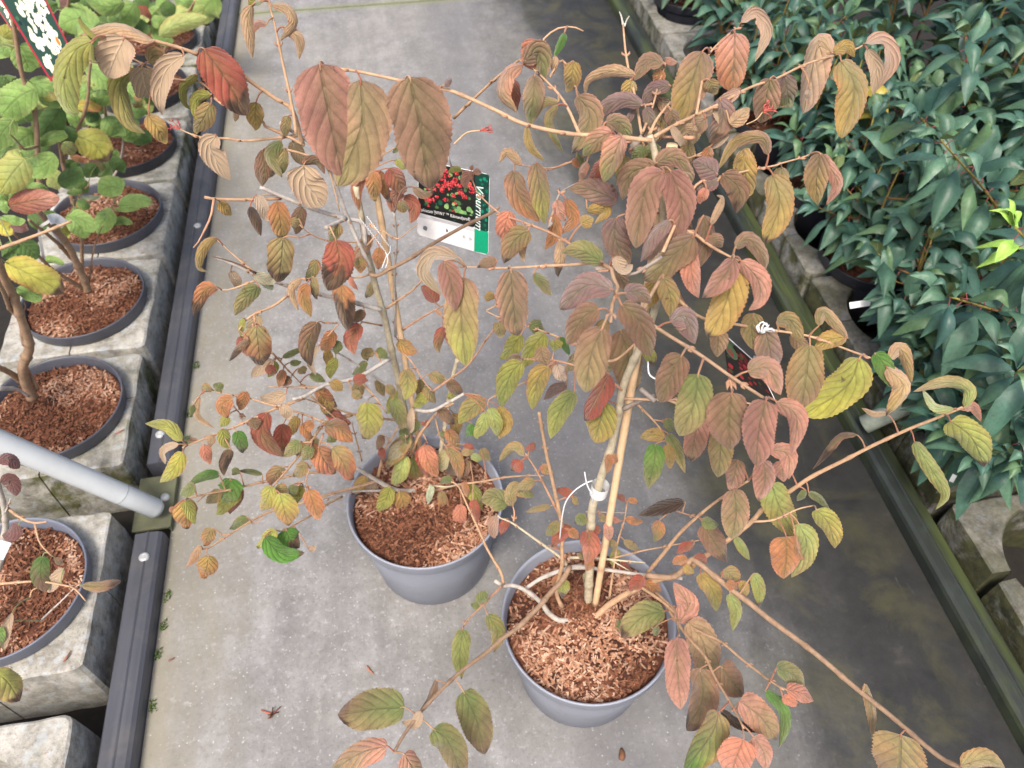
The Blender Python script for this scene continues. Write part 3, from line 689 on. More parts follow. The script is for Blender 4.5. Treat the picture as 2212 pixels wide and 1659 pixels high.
BR2 = '''
B2 930,470 900,285 760,245 500,170 250,70 90,0 A2 80,1510 w40 gy @1.15:1.03 n.7
B2 970,640 860,420 790,260 740,120 A2 680,1450 560,1230 430,1110 370,1080 240,985 w36 gy @1.16:1.0 n.7
A2 370,1080 350,930 300,660 230,340 200,200 130,-60 w30 tw @1.0:.93 n.5
A2 420,1160 340,890 200,790 0,650 A1 1990,630 1600,440 1260,335 1100,310 930,290 800,300 w38 tw @1.02:.86 n.6
A2 440,1170 270,1080 110,1010 A1 2130,990 1800,800 1600,650 1420,640 1200,540 1050,460 w28 tw @1.02:.92
A1 1700,760 1800,850 1600,690 1740,800 w16 tw @.96:.96
A2 390,1090 0,1130 A1 1820,1110 1640,1110 1540,1080 w26 tw @1.02:.97 n.7; #stalk A1 1640,1110 1540,1080 1450,1040 w12 rd @.975:.97
B2 250,90 0,95 B1 1900,95 1720,90 1645,78 w28 tw @1.06:1.0 n.8; B1 1720,95 1690,250 1600,430 1555,485 w24 rb @1.0:.99; B2 240,70 100,55 w14 rb @1.05:1.05
A2 280,1200 400,1230 560,1290 640,1380 B2 720,190 w22 tw @1.02:1.08; A2 150,1190 280,1200 w18 tw @1.03:1.02
B2 770,250 690,290 610,325 w36 gy @1.05:1.0 n.9; B2 640,310 690,420 w20 rb @1.0:.985
B2 900,440 640,430 480,370 400,300 w18 rb @1.14:1.05; B2 480,375 380,410 w16 rb @1.08:1.06
B2 1060,985 820,920 500,840 210,765 0,690 B1 1990,670 1740,560 w40 gy @1.22:1.05 n.5; B1 2060,690 1900,560 1750,425 w18 tw @1.06:1.03; B1 2060,690 1900,610 1710,555 w20 dk @1.06:1.02
B1 2050,750 1850,820 1740,820 w18 tw @1.07:1.06; B2 300,870 180,960 0,1040 B1 1920,1150 w26 tw @1.1:1.05; B2 30,1020 45,1110 w16 rb @1.07:1.06
B2 960,690 1020,710 1150,640 1300,560 1500,430 1700,320 1930,210 2000,160 w34 tg @1.17:1.03 n.7; B2 960,700 860,725 600,720 400,740 w18 tw @1.17:1.1
B2 940,470 1000,400 1060,340 1130,390 1200,410 1350,290 w16 tw @1.14:1.1; B2 960,290 1050,370 w18 tw @1.13:1.12
B2 1100,970 1300,830 1430,690 w26 tw @1.23:1.15; B2 1230,1140 1480,990 1570,940 w24 rb @1.27:1.18; B2 1490,985 1560,1040 w14 rb @1.2:1.2
B2 1170,1200 1160,800 1180,420 1160,200 w22 wh @1.35:1.12 n.8
C2 1120,-130 860,20 600,80 440,170 340,195 w36 gy @1.3:1.18 n.7; C2 440,180 240,250 0,190 C1 1760,140 1690,105 w22 tw @1.2:1.13; C1 1880,250 1970,360 w14 tw @1.17:1.18
C2 1160,120 800,-120 680,-190 550,-260 w26 gy @1.36:1.2; C2 870,30 1000,170 1100,310 w22 tw @1.28:1.3; C2 350,290 480,330 600,380 w22 tw @1.25:1.25
C2 600,100 150,95 w22 tw @1.24:1.2; C2 480,160 700,360 730,400 w18 tw @1.22:1.3
C2 1290,360 1150,360 820,310 440,190 w24 tw @1.44:1.22
C2 1370,925 1200,930 1030,850 850,740 w44 wh @1.55:1.42 n.7; C2 1030,820 1080,620 1190,420 w28 tw @1.48:1.36
C2 820,320 740,340 600,390 490,540 340,720 170,910 w30 tw @1.33:1.16; C2 590,470 540,620 450,840 475,920 w18 rb @1.25:1.17; C2 500,540 400,540 w14 rb @1.2:1.2; C2 440,850 380,880 w12 rb @1.18:1.18
C2 440,185 250,250 80,330 C1 1860,430 1600,530 1465,585 w26 tw @1.21:1.1; C1 1600,530 1530,520 w14 rb @1.12:1.12; C1 1620,530 1640,560 w10 rb @1.12:1.12
C2 850,740 570,780 390,800 130,860 C1 1850,920 1650,960 1510,995 w26 tw @1.42:1.18; C1 1650,965 1590,1020 w14 rb @1.22:1.22
C2 1200,930 1000,930 740,950 600,1010 w22 wh @1.53:1.42; C2 740,980 600,1050 470,1140 270,1250 200,1245 w22 tw @1.42:1.25
C2 1030,850 900,890 740,930 200,1090 0,1180 C1 1850,1280 1680,1390 1600,1400 w26 tw @1.48:1.2; C1 1860,1280 1770,1280 w14 rb @1.25:1.24; C1 1665,1395 1660,1450 w12 rb @1.21:1.21; C2 0,1190 60,1185 130,1120 w12 rb @1.3:1.3
C2 1290,640 1380,460 1500,310 1640,225 w30 tw @1.47:1.35; C2 1320,280 1450,290 1580,230 1720,150 w30 wh @1.3:1.22 n.8; C2 1390,470 1430,550 w14 rb @1.43:1.42; C2 1340,490 1290,490 w12 rb @1.44:1.43
B2 1670,1380 C2 1640,0 1600,250 1540,560 1500,800 w36 tk @1.28:1.5 n1.2; C2 1490,350 1530,500 1590,600 w16 tw @1.42:1.43
C2 1430,940 1800,860 2200,810 C3 350,810 w22 tw @1.53:1.35; C2 1470,890 1580,900 1680,880 w20 tk @1.5:1.46
B2 1470,1640 1750,1430 1950,1160 2150,900 w20 rb @1.3:1.1; B2 1900,990 2000,940 w14 tw @1.13:1.13
B2 1230,1330 1300,1400 1400,1560 1470,1640 w14 rb @1.33:1.31; C2 900,690 850,500 820,380 w16 tw @1.44:1.35; C2 1300,630 1260,560 1250,480 w18 tw @1.46:1.4
B2 700,1090 580,1090 w14 rb @1.15:1.12; B2 710,1100 620,1200 w14 rb @1.15:1.14; B2 1060,1110 900,1080 890,1100 w18 rb @1.26:1.2; B2 560,1220 640,1250 w12 rb @1.2:1.2; B2 180,1330 430,1600 w18 tw @1.12:1.25
#stalk A2 1640,1160 1740,1070 1850,1050 w14 rd @1.0:1.0
'''
grow_branches(p1, BR1); grow_branches(p2, BR2)

LV2 = '''
A1 735,330 600,420 520,650 560,860 640,920 w235 yg/gy ~15 ^.01; 1240,335 1000,220 800,225 640,280 w120 ta ~40; 1000,300 930,440 860,620 w310 ta n.08 back ~8; 770,305 680,220 640,150 650,130 w55 yg; 735,350 745,480 810,510 w40 yg ^.01
A1 1090,560 970,680 1040,960 1170,1075 w175 yg/ol; 1480,440 1340,560 1285,740 1310,930 w180 ta n.15 back; 1640,390 1800,600 1985,930 w345 rd n.28 ^.02 ~-8; 1190,500 1260,450 1300,600 w150 ol ; 1140,540 1200,790 w230 ol back; 1590,600 1480,700 1490,830 1560,890 w75 yg
A1 1700,760 1590,800 1600,930 1690,980 w95 yg; 1700,830 1560,1080 w170 ol; 1740,1085 1690,1200 1850,1450 w210 ta back ^.01; 2060,820 2060,1050 w150 yo; 1190,920 1340,1160 w165 oy; 1900,870 1890,980 w60 ta; 2110,1210 2130,1350 2110,1500 w120 br
A2 15,40 -20,150 0,300 20,470 w110 ta; 130,200 60,190 -30,300 w65 pk; 20,-20 10,70 w60 yw; 170,40 300,60 355,180 240,335 w95 ta ; 260,215 390,310 395,480 w95 ta; 90,20 20,40 w40 pg
A2 430,1330 450,1480 600,1650 w310 ta back; 140,1200 80,1350 100,1500 w120 br; 250,1130 160,1250 260,1430 w130 gr/ol; 280,1200 260,1400 w95 ol/gr; 310,930 270,1100 w95 ol; 420,1310 540,1300 600,1400 w90 br
A2 990,1370 1000,1620 w135 or/oy ^.02; 930,1370 860,1500 870,1690 w115 sa/or; 1050,1370 1120,1620 w100 or n.3; 1120,1350 1240,1540 w190 rd/br ^.01; 1170,1280 1260,1360 w75 yg; 1310,1500 1400,1560 1490,1530 w75 ta @1.0:1.0; 1060,1240 990,1290 w110 rd; 1200,1170 1150,1230 w50 gr
B2 1230,20 1150,90 1140,200 w115 pk; 1250,60 1320,160 1290,290 w125 rd/sa; 1200,110 1280,180 w110 ol; 1120,20 1130,160 w60 br n.5
B2 220,110 260,430 w195 or/oy ^.015 ~5; 270,400 230,760 w225 ol n.33; 50,60 140,270 w110 pb back; 0,150 90,390 w95 dk/br; 390,250 350,330 w90 ol; 690,420 720,600 625,830 w285 rd n.5 ^.02 ~5; 740,780 740,900 785,1160 w195 or n.62; 460,770 430,880 490,1045 w125 or/oy ^.01; 410,735 330,830 390,990 w75 ta; 540,580 450,760 w110 ol/gr; 510,720 530,900 w80 ol n.3; 720,290 640,430 w135 ol/gr
B2 870,560 890,690 w120 ol/or; 1040,480 1030,660 w110 or; 830,560 860,640 w60 ol; 50,1110 90,1430 w240 ol/rd n.3 ^.01; 190,1385 100,1440 10,1530 w115 ta back; 540,1080 470,1250 490,1440 w170 br n.3 ^.01; 555,1270 490,1400 530,1510 w70 ta back; 890,1100 810,1220 840,1345 w150 rd/sa; 920,990 820,1090 w95 br; 700,1230 690,1340 w95 gr; 690,1370 640,1540 w105 yg; 940,1400 820,1510 w80 gr; 1000,1320 930,1340 950,1395 w90 ol; 1010,1310 1110,1370 w100 gr
B2 1190,1230 1280,1300 1350,1320 w130 oy/or; 1260,1460 1270,1600 1240,1710 w160 ol/yg ^.01; 1490,930 1380,790 w130 rd; 1560,1120 1510,1330 w95 rd/ol; 1570,1040 1590,1200 1640,1310 w70 rd; 2000,1080 2020,1210 w115 ol; 1960,850 1900,920 w90 oy; 590,690 640,780 w60 or; 790,700 870,830 w50 sa; 1440,1500 1580,1560 w110 ol; 330,1530 240,1580 w90 br; 130,1440 210,1490 w90 rd; 400,1450 440,1500 w90 ol; 480,1500 600,1560 w80 gr; 650,1560 740,1640 w100 oy; 830,1560 950,1540 w100 rd; 820,1640 900,1690 w90 ol; 1100,1590 1170,1680 w90 ol; 260,1370 420,1300 w60 gr; 320,1410 420,1400 w60 gr
B1 1740,405 1640,480 1600,640 1670,680 w90 oy/ol; 1740,800 1640,840 1560,1040 w130 or n.4; 2080,790 1970,900 1890,1030 w150 gr/ol; 2040,700 2212,760 w110 pg back; 2100,720 2200,830 w100 pg; 1960,1050 1930,1200 w60 yg; 2000,1220 1930,1290 1840,1400 w70 br n.5 
C1 1465,530 1350,410 1165,390 w115 yg ^.01 ~10; 1470,620 1400,750 1285,865 w155 yw/yg ^.015; 1440,555 1320,610 1330,720 w75 ta back; 1640,560 1690,720 w105 sa; 1870,190 1790,240 1830,350 w150 or ^.01; 1700,100 1620,130 w95 ol; 1790,120 1720,80 w90 gr; 1600,170 1580,330 1730,430 w60 ta; 1900,450 1950,630 w130 bg/gr n.3; 1860,600 1810,700 1800,810 w100 br n.8; 1790,430 1830,590 w115 yg; 1765,800 1650,810 1510,890 w95 bg/gr; 1850,830 1800,1025 w210 bg/gr ; 1570,890 1450,960 w120 gr; 1490,1010 1500,1240 w215 yo/or; 1490,1010 1530,1090 1570,1200 w110 yg ^.012; 1990,1140 1860,1240 w95 gr; 1705,1230 1650,1375 w125 ol/or; 1610,1370 1510,1540 w75 ta/or; 1680,1455 1635,1640 w175 yo/or ^.01; 1550,240 1540,330 w60 gr; 1980,130 1930,280 w110 or; 1400,1060 1370,1110 w60 or; 1830,330 1770,420 w90 yg; 1700,480 1690,580 w80 ta; 1930,770 1870,800 w70 gr; 2110,800 1920,770 w50 gr
C2 170,890 90,1095 w155 yg/oy ^.01; 240,950 310,1215 w200 yg/or ^.015; 470,920 550,1155 w155 or; 265,740 160,890 w135 ol/rd; 450,700 340,825 w115 ol; 405,535 280,650 w120 gr/ol; 550,580 680,790 w200 or/sa n.12 ^.01; 660,580 810,840 w200 ol/rd n.12; 600,400 720,430 830,540 w185 br/or ^.01; 940,220 920,510 w230 yg/ol n.12 ^.02 ~4; 990,230 1040,430 w80 or; 1150,190 1230,440 w140 gr/ol ; 1300,260 1300,470 w65 ta back n.1 ^.02; 130,300 100,480 270,660 w170 rd/br; 270,390 260,650 w160 rd n.3; 290,150 170,190 80,180 w120 ta back; 250,240 330,350 w100 ta back; 10,350 50,440 w130 br; 510,380 410,470 w100 or; 490,570 420,690 w115 gr/ol
C2 1885,190 1780,270 1680,395 w180 ol/yg; 1900,300 1810,515 w120 gy/yg ^.015; 1930,260 1990,495 w130 gy/yg ^.015; 2000,250 2060,390 2000,515 w130 yo; 1790,390 1740,500 w95 bg; 1580,440 1690,600 w115 or/ol; 1590,580 1660,680 1690,860 w120 ol/or; 1400,560 1500,820 w165 sa/or; 1290,490 1180,600 1090,750 w165 ol/oy; 1245,640 1150,895 w150 gy/yg ^.015; 1310,660 1360,885 w150 gy/or ^.015; 1130,900 1030,1105 w140 yg; 1205,935 1255,1125 w155 oy/or ^.01; 1720,560 1810,610 w70 rd; 1770,690 1690,840 w110 br; 1860,590 1930,690 w95 ol; 1630,840 1530,860 w75 gr; 1460,880 1430,1040 w65 pg ^.01; 1540,930 1570,1130 w95 ol/rd; 1700,1040 1700,1255 w125 sa; 1790,1000 1830,1175 w95 rd; 1720,860 1740,980 w75 or; 205,1240 50,1395 w120 yg; 290,1240 330,1330 400,1390 w200 bg n.45; 120,1300 250,1430 440,1430 w165 bg ^.01; 470,1400 530,1380 w60 ta back; 220,880 300,960 w100 ol; 350,880 330,980 w90 gr; 420,390 500,520 w90 or; 530,500 450,600 w110 ol; 690,480 620,540 w90 gr; 1060,480 1020,600 w80 br; 1050,580 1070,700 w70 rd; 1340,360 1310,470 w100 gr; 1400,370 1420,420 w90 rd; 1640,150 1590,200 w70 yg; 1540,450 1560,520 w60 gr; 1700,630 1800,600 w80 ol; 1780,640 1870,680 w80 gy
'''
LV1 = '''
A2 560,512 650,950 745,1420 w515 mr ^.02 ~-6; 890,640 900,1020 705,1500 w440 mb/ol ~10 ^.006; 1285,620 1370,1000 1440,1520 w495 mb/mb n.12 ^.015 ~5; 1560,690 1620,640 w60 pu
A2 1700,1370 1640,1360 1590,1390 w55 yg; 1790,1400 1740,1430 1730,1520 w95 pk; 1800,1370 1860,1390 w60 pk; 1780,1370 1790,1330 w40 pk
A3 320,320 290,440 290,570 w275 sa/sa ^.01; 190,495 310,430 345,665 w195 mb/gr ^.02; 185,520 60,570 10,760 140,910 w150 pk/ta ^.015 ~30; 110,640 130,890 w130 rd n.1; 280,600 240,1005 w195 mb/gr ^.02 ~10; 520,260 500,330 430,465 w75 bg; 440,450 430,600 w65 ta; 590,490 540,745 w165 yo/ol; 620,765 720,950 575,1240 w215 mb/ol ^.015; 470,820 340,830 255,990 w85 ol; 470,840 400,980 510,1230 w85 ol/gr; 215,1020 240,1170 360,1295 w80 yo
A3 1090,605 900,575 720,650 685,780 w100 ta ; 1310,515 1190,490 1080,650 w150 mb ^.01; 1375,690 1230,720 1140,860 w135 pu; 1145,850 1000,800 850,860 775,1010 w145 pu; 1170,860 1220,980 1250,1105 w120 pu/gr ^.01; 1630,410 1550,650 1415,985 w315 mb/yo ^.025 ~-8; 1890,265 1885,500 1870,745 w295 pk/or ^.015; 1935,185 2050,105 2150,260 2050,500 w120 pk/ta back; 2175,630 2130,820 2090,990 w225 mb ^.01; 1930,710 1770,840 1650,940 w105 pk back; 1770,790 1790,960 1680,1150 w200 pu/br n.3; 1330,470 1430,505 w65 pk; 1290,560 1240,690 w120 or; 1060,640 1020,810 w140 yo/ol; 1070,880 990,1010 w65 pu; 850,980 960,990 1060,1140 w160 mb/gr; 900,1060 790,1120 665,1250 w185 pk/gr; 980,1090 940,1200 835,1470 w205 pk/gr ^.01; 1650,950 1550,1060 w130 mb; 1370,880 1400,1030 w130 br; 1380,1020 1490,1165 w75 ta back; 1840,1065 1680,1195 w75 ta back
A3 2160,1250 2110,1110 1900,1140 1750,1370 w115 mb/yo ; 1960,1200 2010,1585 w205 yo; 1160,1170 1050,1300 w140 gr; 1290,1180 1150,1290 w140 gr; 1250,1330 1050,1400 985,1610 w200 mb; 1320,1380 1170,1520 B3 1090,490 w300 mr/mb ^.02 ~8; A3 1370,1370 1460,1650 B3 1400,435 w275 mr ^.022 ~-6; A3 1250,1310 1400,1270 1540,1390 w160 mb; 1750,1400 1640,1330 1545,1300 w200 pu; 1760,1450 1650,1480 1560,1520 w140 pu; B3 945,110 740,20 555,10 w205 pu/mb ^.01; A3 290,1310 330,1550 B3 360,295 w200 mb/yg; A3 110,1370 150,1560 B3 320,280 w210 mb/or ^.008; A3 170,1330 60,1225 -10,1310 w85 ta; 830,1290 715,1450 w120 rd; 1000,1250 960,1490 w160 ol/yg; 700,1300 640,1460 w85 pk; 1660,1510 1600,1640 w105 sa; 1790,1400 1920,1520 1900,1720 w210 br n.25; 2000,1190 1890,1360 w90 yo; 1560,1000 1520,1080 w120 ta; 1680,640 1740,760 w140 ol; 620,1230 690,1400 w60 gr; 580,1290 640,1350 w60 or; 1850,1000 2000,870 w140 ta; 1680,1180 1690,1330 w110 or
A4 670,425 560,350 480,690 435,915 w255 ta/pb ~20; 740,485 850,720 745,1115 w280 ol/yo ^.01; 935,350 1070,340 1135,500 995,750 w135 pk back; 950,390 1030,560 1000,770 w115 ta back; 680,420 790,370 850,460 w115 yo; 575,1235 540,1450 550,1650 w215 mb/yo ^.01; 590,1240 710,1480 620,1650 w115 pk; 190,1400 240,1650 130,1960 w245 ol/yo n.12; 490,720 460,800 w60 pb
B3 930,240 930,420 1040,630 w240 pu/br ^.004; 1560,390 1380,560 1150,745 w270 br/ol ^.01; 1370,260 1230,380 1130,600 w140 pu; 820,600 650,510 495,520 w180 gr/ol; 905,820 700,790 480,980 w235 pu/pu ^.008; 1000,850 1110,840 1215,930 w170 pu/br; 800,975 680,1040 535,1260 w220 br ^.006; 975,940 1120,1080 1210,1360 w245 br ^.006; 825,1125 730,1350 685,1650 w305 br/ol ^.02 ~6; 970,1145 1040,1400 1065,1665 w295 br/ol ^.02 ~-6; 1465,1345 1380,1500 1285,1730 w265 br ^.015; 1370,1080 1490,1040 1570,1260 w210 pu ; 1880,570 1800,720 1625,890 w200 mr/pk ^.02; 1890,650 1800,960 1670,1210 w310 yo/yo ~5; 1940,590 2070,740 2085,900 2000,990 w180 pk ^.015; 1890,485 2000,420 2110,560 2130,680 w140 mb; 1540,480 1540,680 1600,890 w195 sa/pk; 1310,720 1370,880 1370,1050 w185 ol/yo; 1640,220 1660,450 1610,640 w155 br; 430,210 440,360 360,500 w125 or; 530,90 590,250 490,370 w125 or; 460,100 480,200 530,270 w105 pk; 80,190 30,440 w185 sa; 490,420 465,720 w100 ta n.4; 270,690 410,865 w105 gr/ol; 1240,750 1220,870 1195,970 w150 yo; 1690,390 1790,480 w130 mb; 910,560 1000,660 1070,620 w120 ta back; 650,300 750,240 w130 yo; 700,180 850,180 760,290 w110 yo; 1700,300 1790,100 1740,60 w70 ta
B2 1720,720 1700,1000 1735,1435 w315 mb/yg ^.012 ~4; 1560,590 1620,780 1645,995 w215 mr ^.025; 1670,560 1480,540 1400,680 1545,870 w140 mb/ol back ~10; 1985,585 1900,600 1825,645 w90 mb; 2100,660 2120,900 2150,1195 w295 mb n.1 ^.02
B3 230,340 110,440 30,610 w215 ol/mb ^.006; 190,330 180,600 w80 ta
B3 170,1180 20,1375 w160 yg; 360,1170 250,1300 175,1450 w200 yg; 440,1225 440,1310 w130 yg; 330,1280 370,1430 w150 ta; 175,1400 80,1520 10,1770 w205 yg/gr ^.012; 390,1440 310,1540 260,1790 w180 yo/yg ^.01; 240,1090 350,1150 w120 gr; 460,1420 530,1560 w120 pb; 490,1200 560,1350 w65 bg; 160,1350 60,1380 w65 mb
C3 600,135 480,300 405,515 w195 gr/yg ^.01; 880,-10 780,180 675,365 w220 rd n.1; 830,210 800,380 760,545 w285 yg/oy ; 540,80 450,110 350,200 w95 pu; 1595,-10 1550,250 1440,490 w320 gr/ol; 1600,340 1560,520 1535,700 w220 pk/br; 1865,140 1840,350 1855,600 w350 br ^.015 ~5; 1780,420 1770,640 1750,825 w220 ol; 2140,205 2080,430 2060,735 w295 mr ^.02; 1910,680 1850,930 w190 br/pk; 1880,920 1900,1100 1860,1320 w245 mb/ol ^.015; 1250,555 1240,700 1190,915 w190 bg/ol ~5; 1325,500 1230,480 1125,505 w125 yo/ol; 1350,555 1370,755 w105 oy; 1350,470 1420,600 1490,790 w110 gr/yo; 1340,350 1395,450 w95 gr; 1490,1020 1350,1050 1110,1130 w130 dk ^.01; 1280,1170 1240,1340 w130 or/gr; 1640,1200 1710,1320 1830,1510 w210 br n.25; 1620,1170 1770,1210 w110 gr; 1890,1305 1960,1400 2010,1490 w95 gy/yg
C3 570,1245 480,1290 415,1390 w115 rd; 700,1250 720,1370 690,1520 w180 rd/sa ^.01; 810,1250 710,1240 w90 rd; 860,1185 880,1335 w95 pk; 720,1480 700,1575 w95 or; 480,1180 370,1290 w105 ol/gr; 700,1150 600,1190 w110 gr; 550,1250 630,1310 w90 or; 190,650 110,590 -10,700 w95 ol; 230,620 280,545 w75 rd; 170,690 90,770 w110 rd n.2; 280,850 130,930 w105 ol; 110,1040 50,970 w125 ol; 105,930 190,940 275,985 w105 ol/gr; 410,1050 200,1100 w65 ol; 330,730 430,790 w90 or/yg; 590,975 460,920 w85 rd; 590,980 630,1040 w60 yo; 870,640 860,790 w75 or; 890,630 950,700 w85 or; 1010,1000 940,960 w65 rd; 1030,1000 1120,1040 w55 or; 960,1180 890,1140 w55 sa; 1010,1150 1140,1180 w75 or; 1560,1360 1430,1430 w85 rd; 1510,1480 1380,1525 w95 or; 1570,1450 1660,1510 w85 rd; 1540,1530 1490,1600 w85 yo; 800,1140 870,1180 w70 ol; 1000,1330 1110,1410 w75 ol; 870,1330 930,1420 w80 ol; 640,1430 690,1490 w70 ol; 400,1370 520,1420 w40 pk
C4 225,215 380,340 345,640 w170 pk ^.01; 115,690 130,850 75,1015 w215 mr/pk ^.015; 170,600 310,640 320,840 w165 pk; 260,690 280,860 w150 pk; 890,-140 770,100 430,325 w335 yg/yw ^.01 ~6; B4 490,1265 460,1500 C4 410,325 w330 ol/mb ~-6; 1110,-60 1240,100 1100,335 w160 ta/yo; 1110,310 1000,310 905,265 w55 ta; 1730,265 1770,130 1600,60 1320,135 w115 gy/ta; 1650,270 1500,250 1395,115 w85 gy/pg; 1620,370 1790,510 1890,740 w250 yg/gy ^.01; 1330,535 1460,750 1580,960 1500,1085 w135 gy/yg; 870,480 740,490 640,600 510,760 w75 br n.5; 1735,285 1800,250 1865,375 w85 pk; 540,1080 640,1200 690,1395 w195 yg/yo ^.008; 480,945 560,990 650,1080 w75 gr; 460,930 390,1010 w65 gr; 180,870 240,1050 370,1300 w265 gy/yo ^.015; 300,1300 300,1450 280,1640 w260 or ^.008; 400,1195 460,1380 340,1630 w210 gy/ol; 370,1290 390,1420 470,1500 w70 or; 70,370 190,530 w120 pk
B4 130,1155 170,1330 185,1520 w245 mb/pu ^.005; 40,1010 20,1150 40,1310 w210 ol; 220,1085 330,1070 430,1260 w150 ol; 560,1115 600,1000 740,1150 800,1220 w110 ol/ta; 790,1200 640,1230 525,1320 w165 yo; 1130,1380 1220,1300 1310,1570 w120 ta/yo; 1010,1330 1090,1440 1140,1610 w165 bg/gr; C4 -10,-30 150,-50 255,160 w215 mb/pk
D3 1440,495 1510,350 1395,165 w190 pk/pk ~10; 1520,480 1640,660 1695,990 w285 ta/ol ^.01; 1425,610 1430,880 1455,1190 w225 mr/pk ^.015; 1325,395 1150,440 975,610 w240 gr/ol ~5; 980,470 890,630 w95 gr; 1610,860 1630,1100 1500,1360 w265 mb/br; 1775,840 1860,950 1960,1080 w250 br; 1760,1210 1700,1380 1480,1680 w265 ol/bg ^.008; 1930,1120 2090,1240 2230,1430 w270 pk/ol ^.012; 1960,1430 1900,1570 1850,1740 w295 sa/pk ^.01; 2040,1410 2120,1530 2140,1680 w180 pk; 1780,1200 1900,1290 2070,1375 w90 dk; 1480,30 1560,90 w80 yo; 1610,90 1710,230 1740,405 w160 yo/gr; 1800,60 1870,120 1900,180 w150 ol; 1950,150 1980,280 w100 yo; 1850,255 1900,400 1870,560 w115 gy/yg; 2040,90 2085,220 2085,365 w120 gy/yg; 1160,120 1050,240 w125 rd; 1170,150 1290,250 w140 or; 1820,170 1920,210 w90 or; 1250,520 1270,590 w80 gr
D4 220,850 340,900 450,1010 w180 gr/ol; 300,1030 410,1050 520,1120 w165 sa/pk; 270,1085 330,1120 405,1155 w95 sa; 130,1040 250,1150 290,1300 240,1500 w110 bg/gr; 930,980 990,1200 1000,1435 w85 ol/ta; 1220,1390 1210,1600 1190,1830 w400 ol/mb ~4; 1700,1640 1900,1590 2060,1660 w160 ol
D2 1245,1170 1000,1180 705,1230 w340 gr/br ^.004 ~5; 1105,1480 900,1530 640,1690 w240 pk/ol; 1240,1545 1320,1660 1420,1770 w210 pk/ol; 1475,1345 1600,1450 1710,1740 w255 gr/br; 1715,1040 1820,1260 1890,1550 w280 gr/br n.12; 1715,540 1690,740 1700,945 w175 gr/yg; 1910,425 1990,560 1960,730 w150 gr/oy; 1840,340 1900,240 w115 gr; 1850,350 1780,345 w75 gr; 1500,950 1440,1100 1370,1190 w70 br n.3; 1370,1200 1330,1300 1220,1290 w95 ta back
C2 2080,1040 1970,980 1850,1010 w210 gr/ol; 2080,1050 2120,900 2210,900 w110 ol; 2120,760 2200,700 w90 rd
'''
for L in parse(LV2): p2.leaf(L)
for L in parse(LV1): p1.leaf(L)
# the crown is several leaves deep: smaller leaves on the inner twigs
def inner(pl, n, box, cols, wr, seed):
    rnd = random.Random(seed); x0, y0, x1, y1 = box
    cand = [q_ for q_ in pl.nodes if x0 < q_[0] < x1 and y0 < q_[1] < y1]
    for i in range(n):
        q_ = rnd.choice(cand); w_ = rnd.uniform(*wr); a = rnd.uniform(-.9, .9); Lp = w_*rnd.uniform(1.4, 1.9)
        bx, by = q_[0]+rnd.uniform(-14, 14), q_[1]+rnd.uniform(-6, 14)
        pl.leaf({'pts': [(bx, by), (bx+math.sin(a)*Lp, by+math.cos(a)*Lp)], 'w': w_, 'col': rnd.choice(cols), 'n': 0.3 if rnd.random() < .15 else 0, 'b': rnd.random() < .25, 'o': -rnd.uniform(.015, .06), 'r': None, 'd': None, 'id': None})
inner(p1, 18, (1290, 160, 1700, 560), ['mb', 'br', 'yo', 'ta', 'ol', 'pu/gr', 'pk'], (34, 62), 5)
inner(p1, 9, (1250, 560, 1720, 760), ['mb', 'br', 'yo', 'ta', 'ol', 'yg', 'or'], (26, 48), 6)
inner(p1, 8, (1050, 1100, 1560, 1300), ['ol', 'rd', 'or', 'gr', 'yg'], (18, 30), 7)
inner(p2, 34, (430, 700, 1040, 1060), ['ol', 'or', 'gr', 'yg', 'rd', 'oy', 'br'], (22, 38), 8)
inner(p2, 8, (430, 290, 800, 700), ['ol', 'or', 'ta', 'yo', 'oy', 'br'], (22, 38), 9)
p1.finish(); p2.finish()

# ------------------------------------------------------------------ left bed: blocks, pots and round-leaved shrubs
LX = -.845; GL = 'pot holder blocks along the left rail'
lb = [(.405, 'block', 'bare grey pot holder block at the bottom left corner, its round hole empty'),
      (.818, 'block', 'grey concrete block around the nearest left pot, below the slanting pipe'),
      (1.267, 'mossblock', 'mossy concrete block just above the slanting pipe foot'),
      (1.626, 'block', 'concrete block under the third left pot, rust flecks along its front edge'),
      (1.98, 'block', 'concrete block under the fourth left pot, behind the rust flecked block'),
      (2.335, 'mossblock', 'concrete block under the fifth left pot, half hidden by green leaves'),
      (2.69, 'mossblock', 'concrete block under the sixth left pot, near the top left'),
      (3.045, 'mossblock', 'farthest but one concrete block of the left row'), (3.40, 'mossblock', 'farthest concrete block of the left row')]
for i, (y, m, lab) in enumerate(lb):
    conc_block(LX, y, .343, .334, .128, M[m], lab, GL, gaps=((2, 92, 268) if i % 2 else (8, 272, 95)), seed=i+1)
LABL = ['potted shrub below the pipe at the left edge, twigs with few dull red leaves',
        'potted shrub just above the pipe, thick brown stem, one yellow and one pink leaf',
        'round leaved shrub in the third left pot, several stems leaning to the left edge',
        'round leaved shrub in the fourth left pot, green sprouts low over its bark',
        'round leaved shrub in the fifth left pot, under a hanging red flower stalk',
        'round leaved shrub in the sixth left pot, black rim under big leaves',
        'big leaved green potted shrub at the top left with red leaves near the rail']
LY = [.822, 1.268, 1.627, 1.98, 2.335, 2.69, 3.045]
LP = []
for i, y in enumerate(LY):
    rt = thing('potted_shrub', LABL[i], 'potted shrub', (LX+.012, y, -.06), 'potted shrubs along the left rail')
    make_pot(rt, LX+.012, y, -.06, .150, .130, .112, M['potmid' if i == 0 else 'potdark' if i < 4 else 'potblack'], .032)
    make_mulch(rt, LX+.012, y, .139, .112, 20+i, 2200 if i < 4 else 900, .5 if i == 0 else .22)
    LP.append(Plant(rt, 30+i))
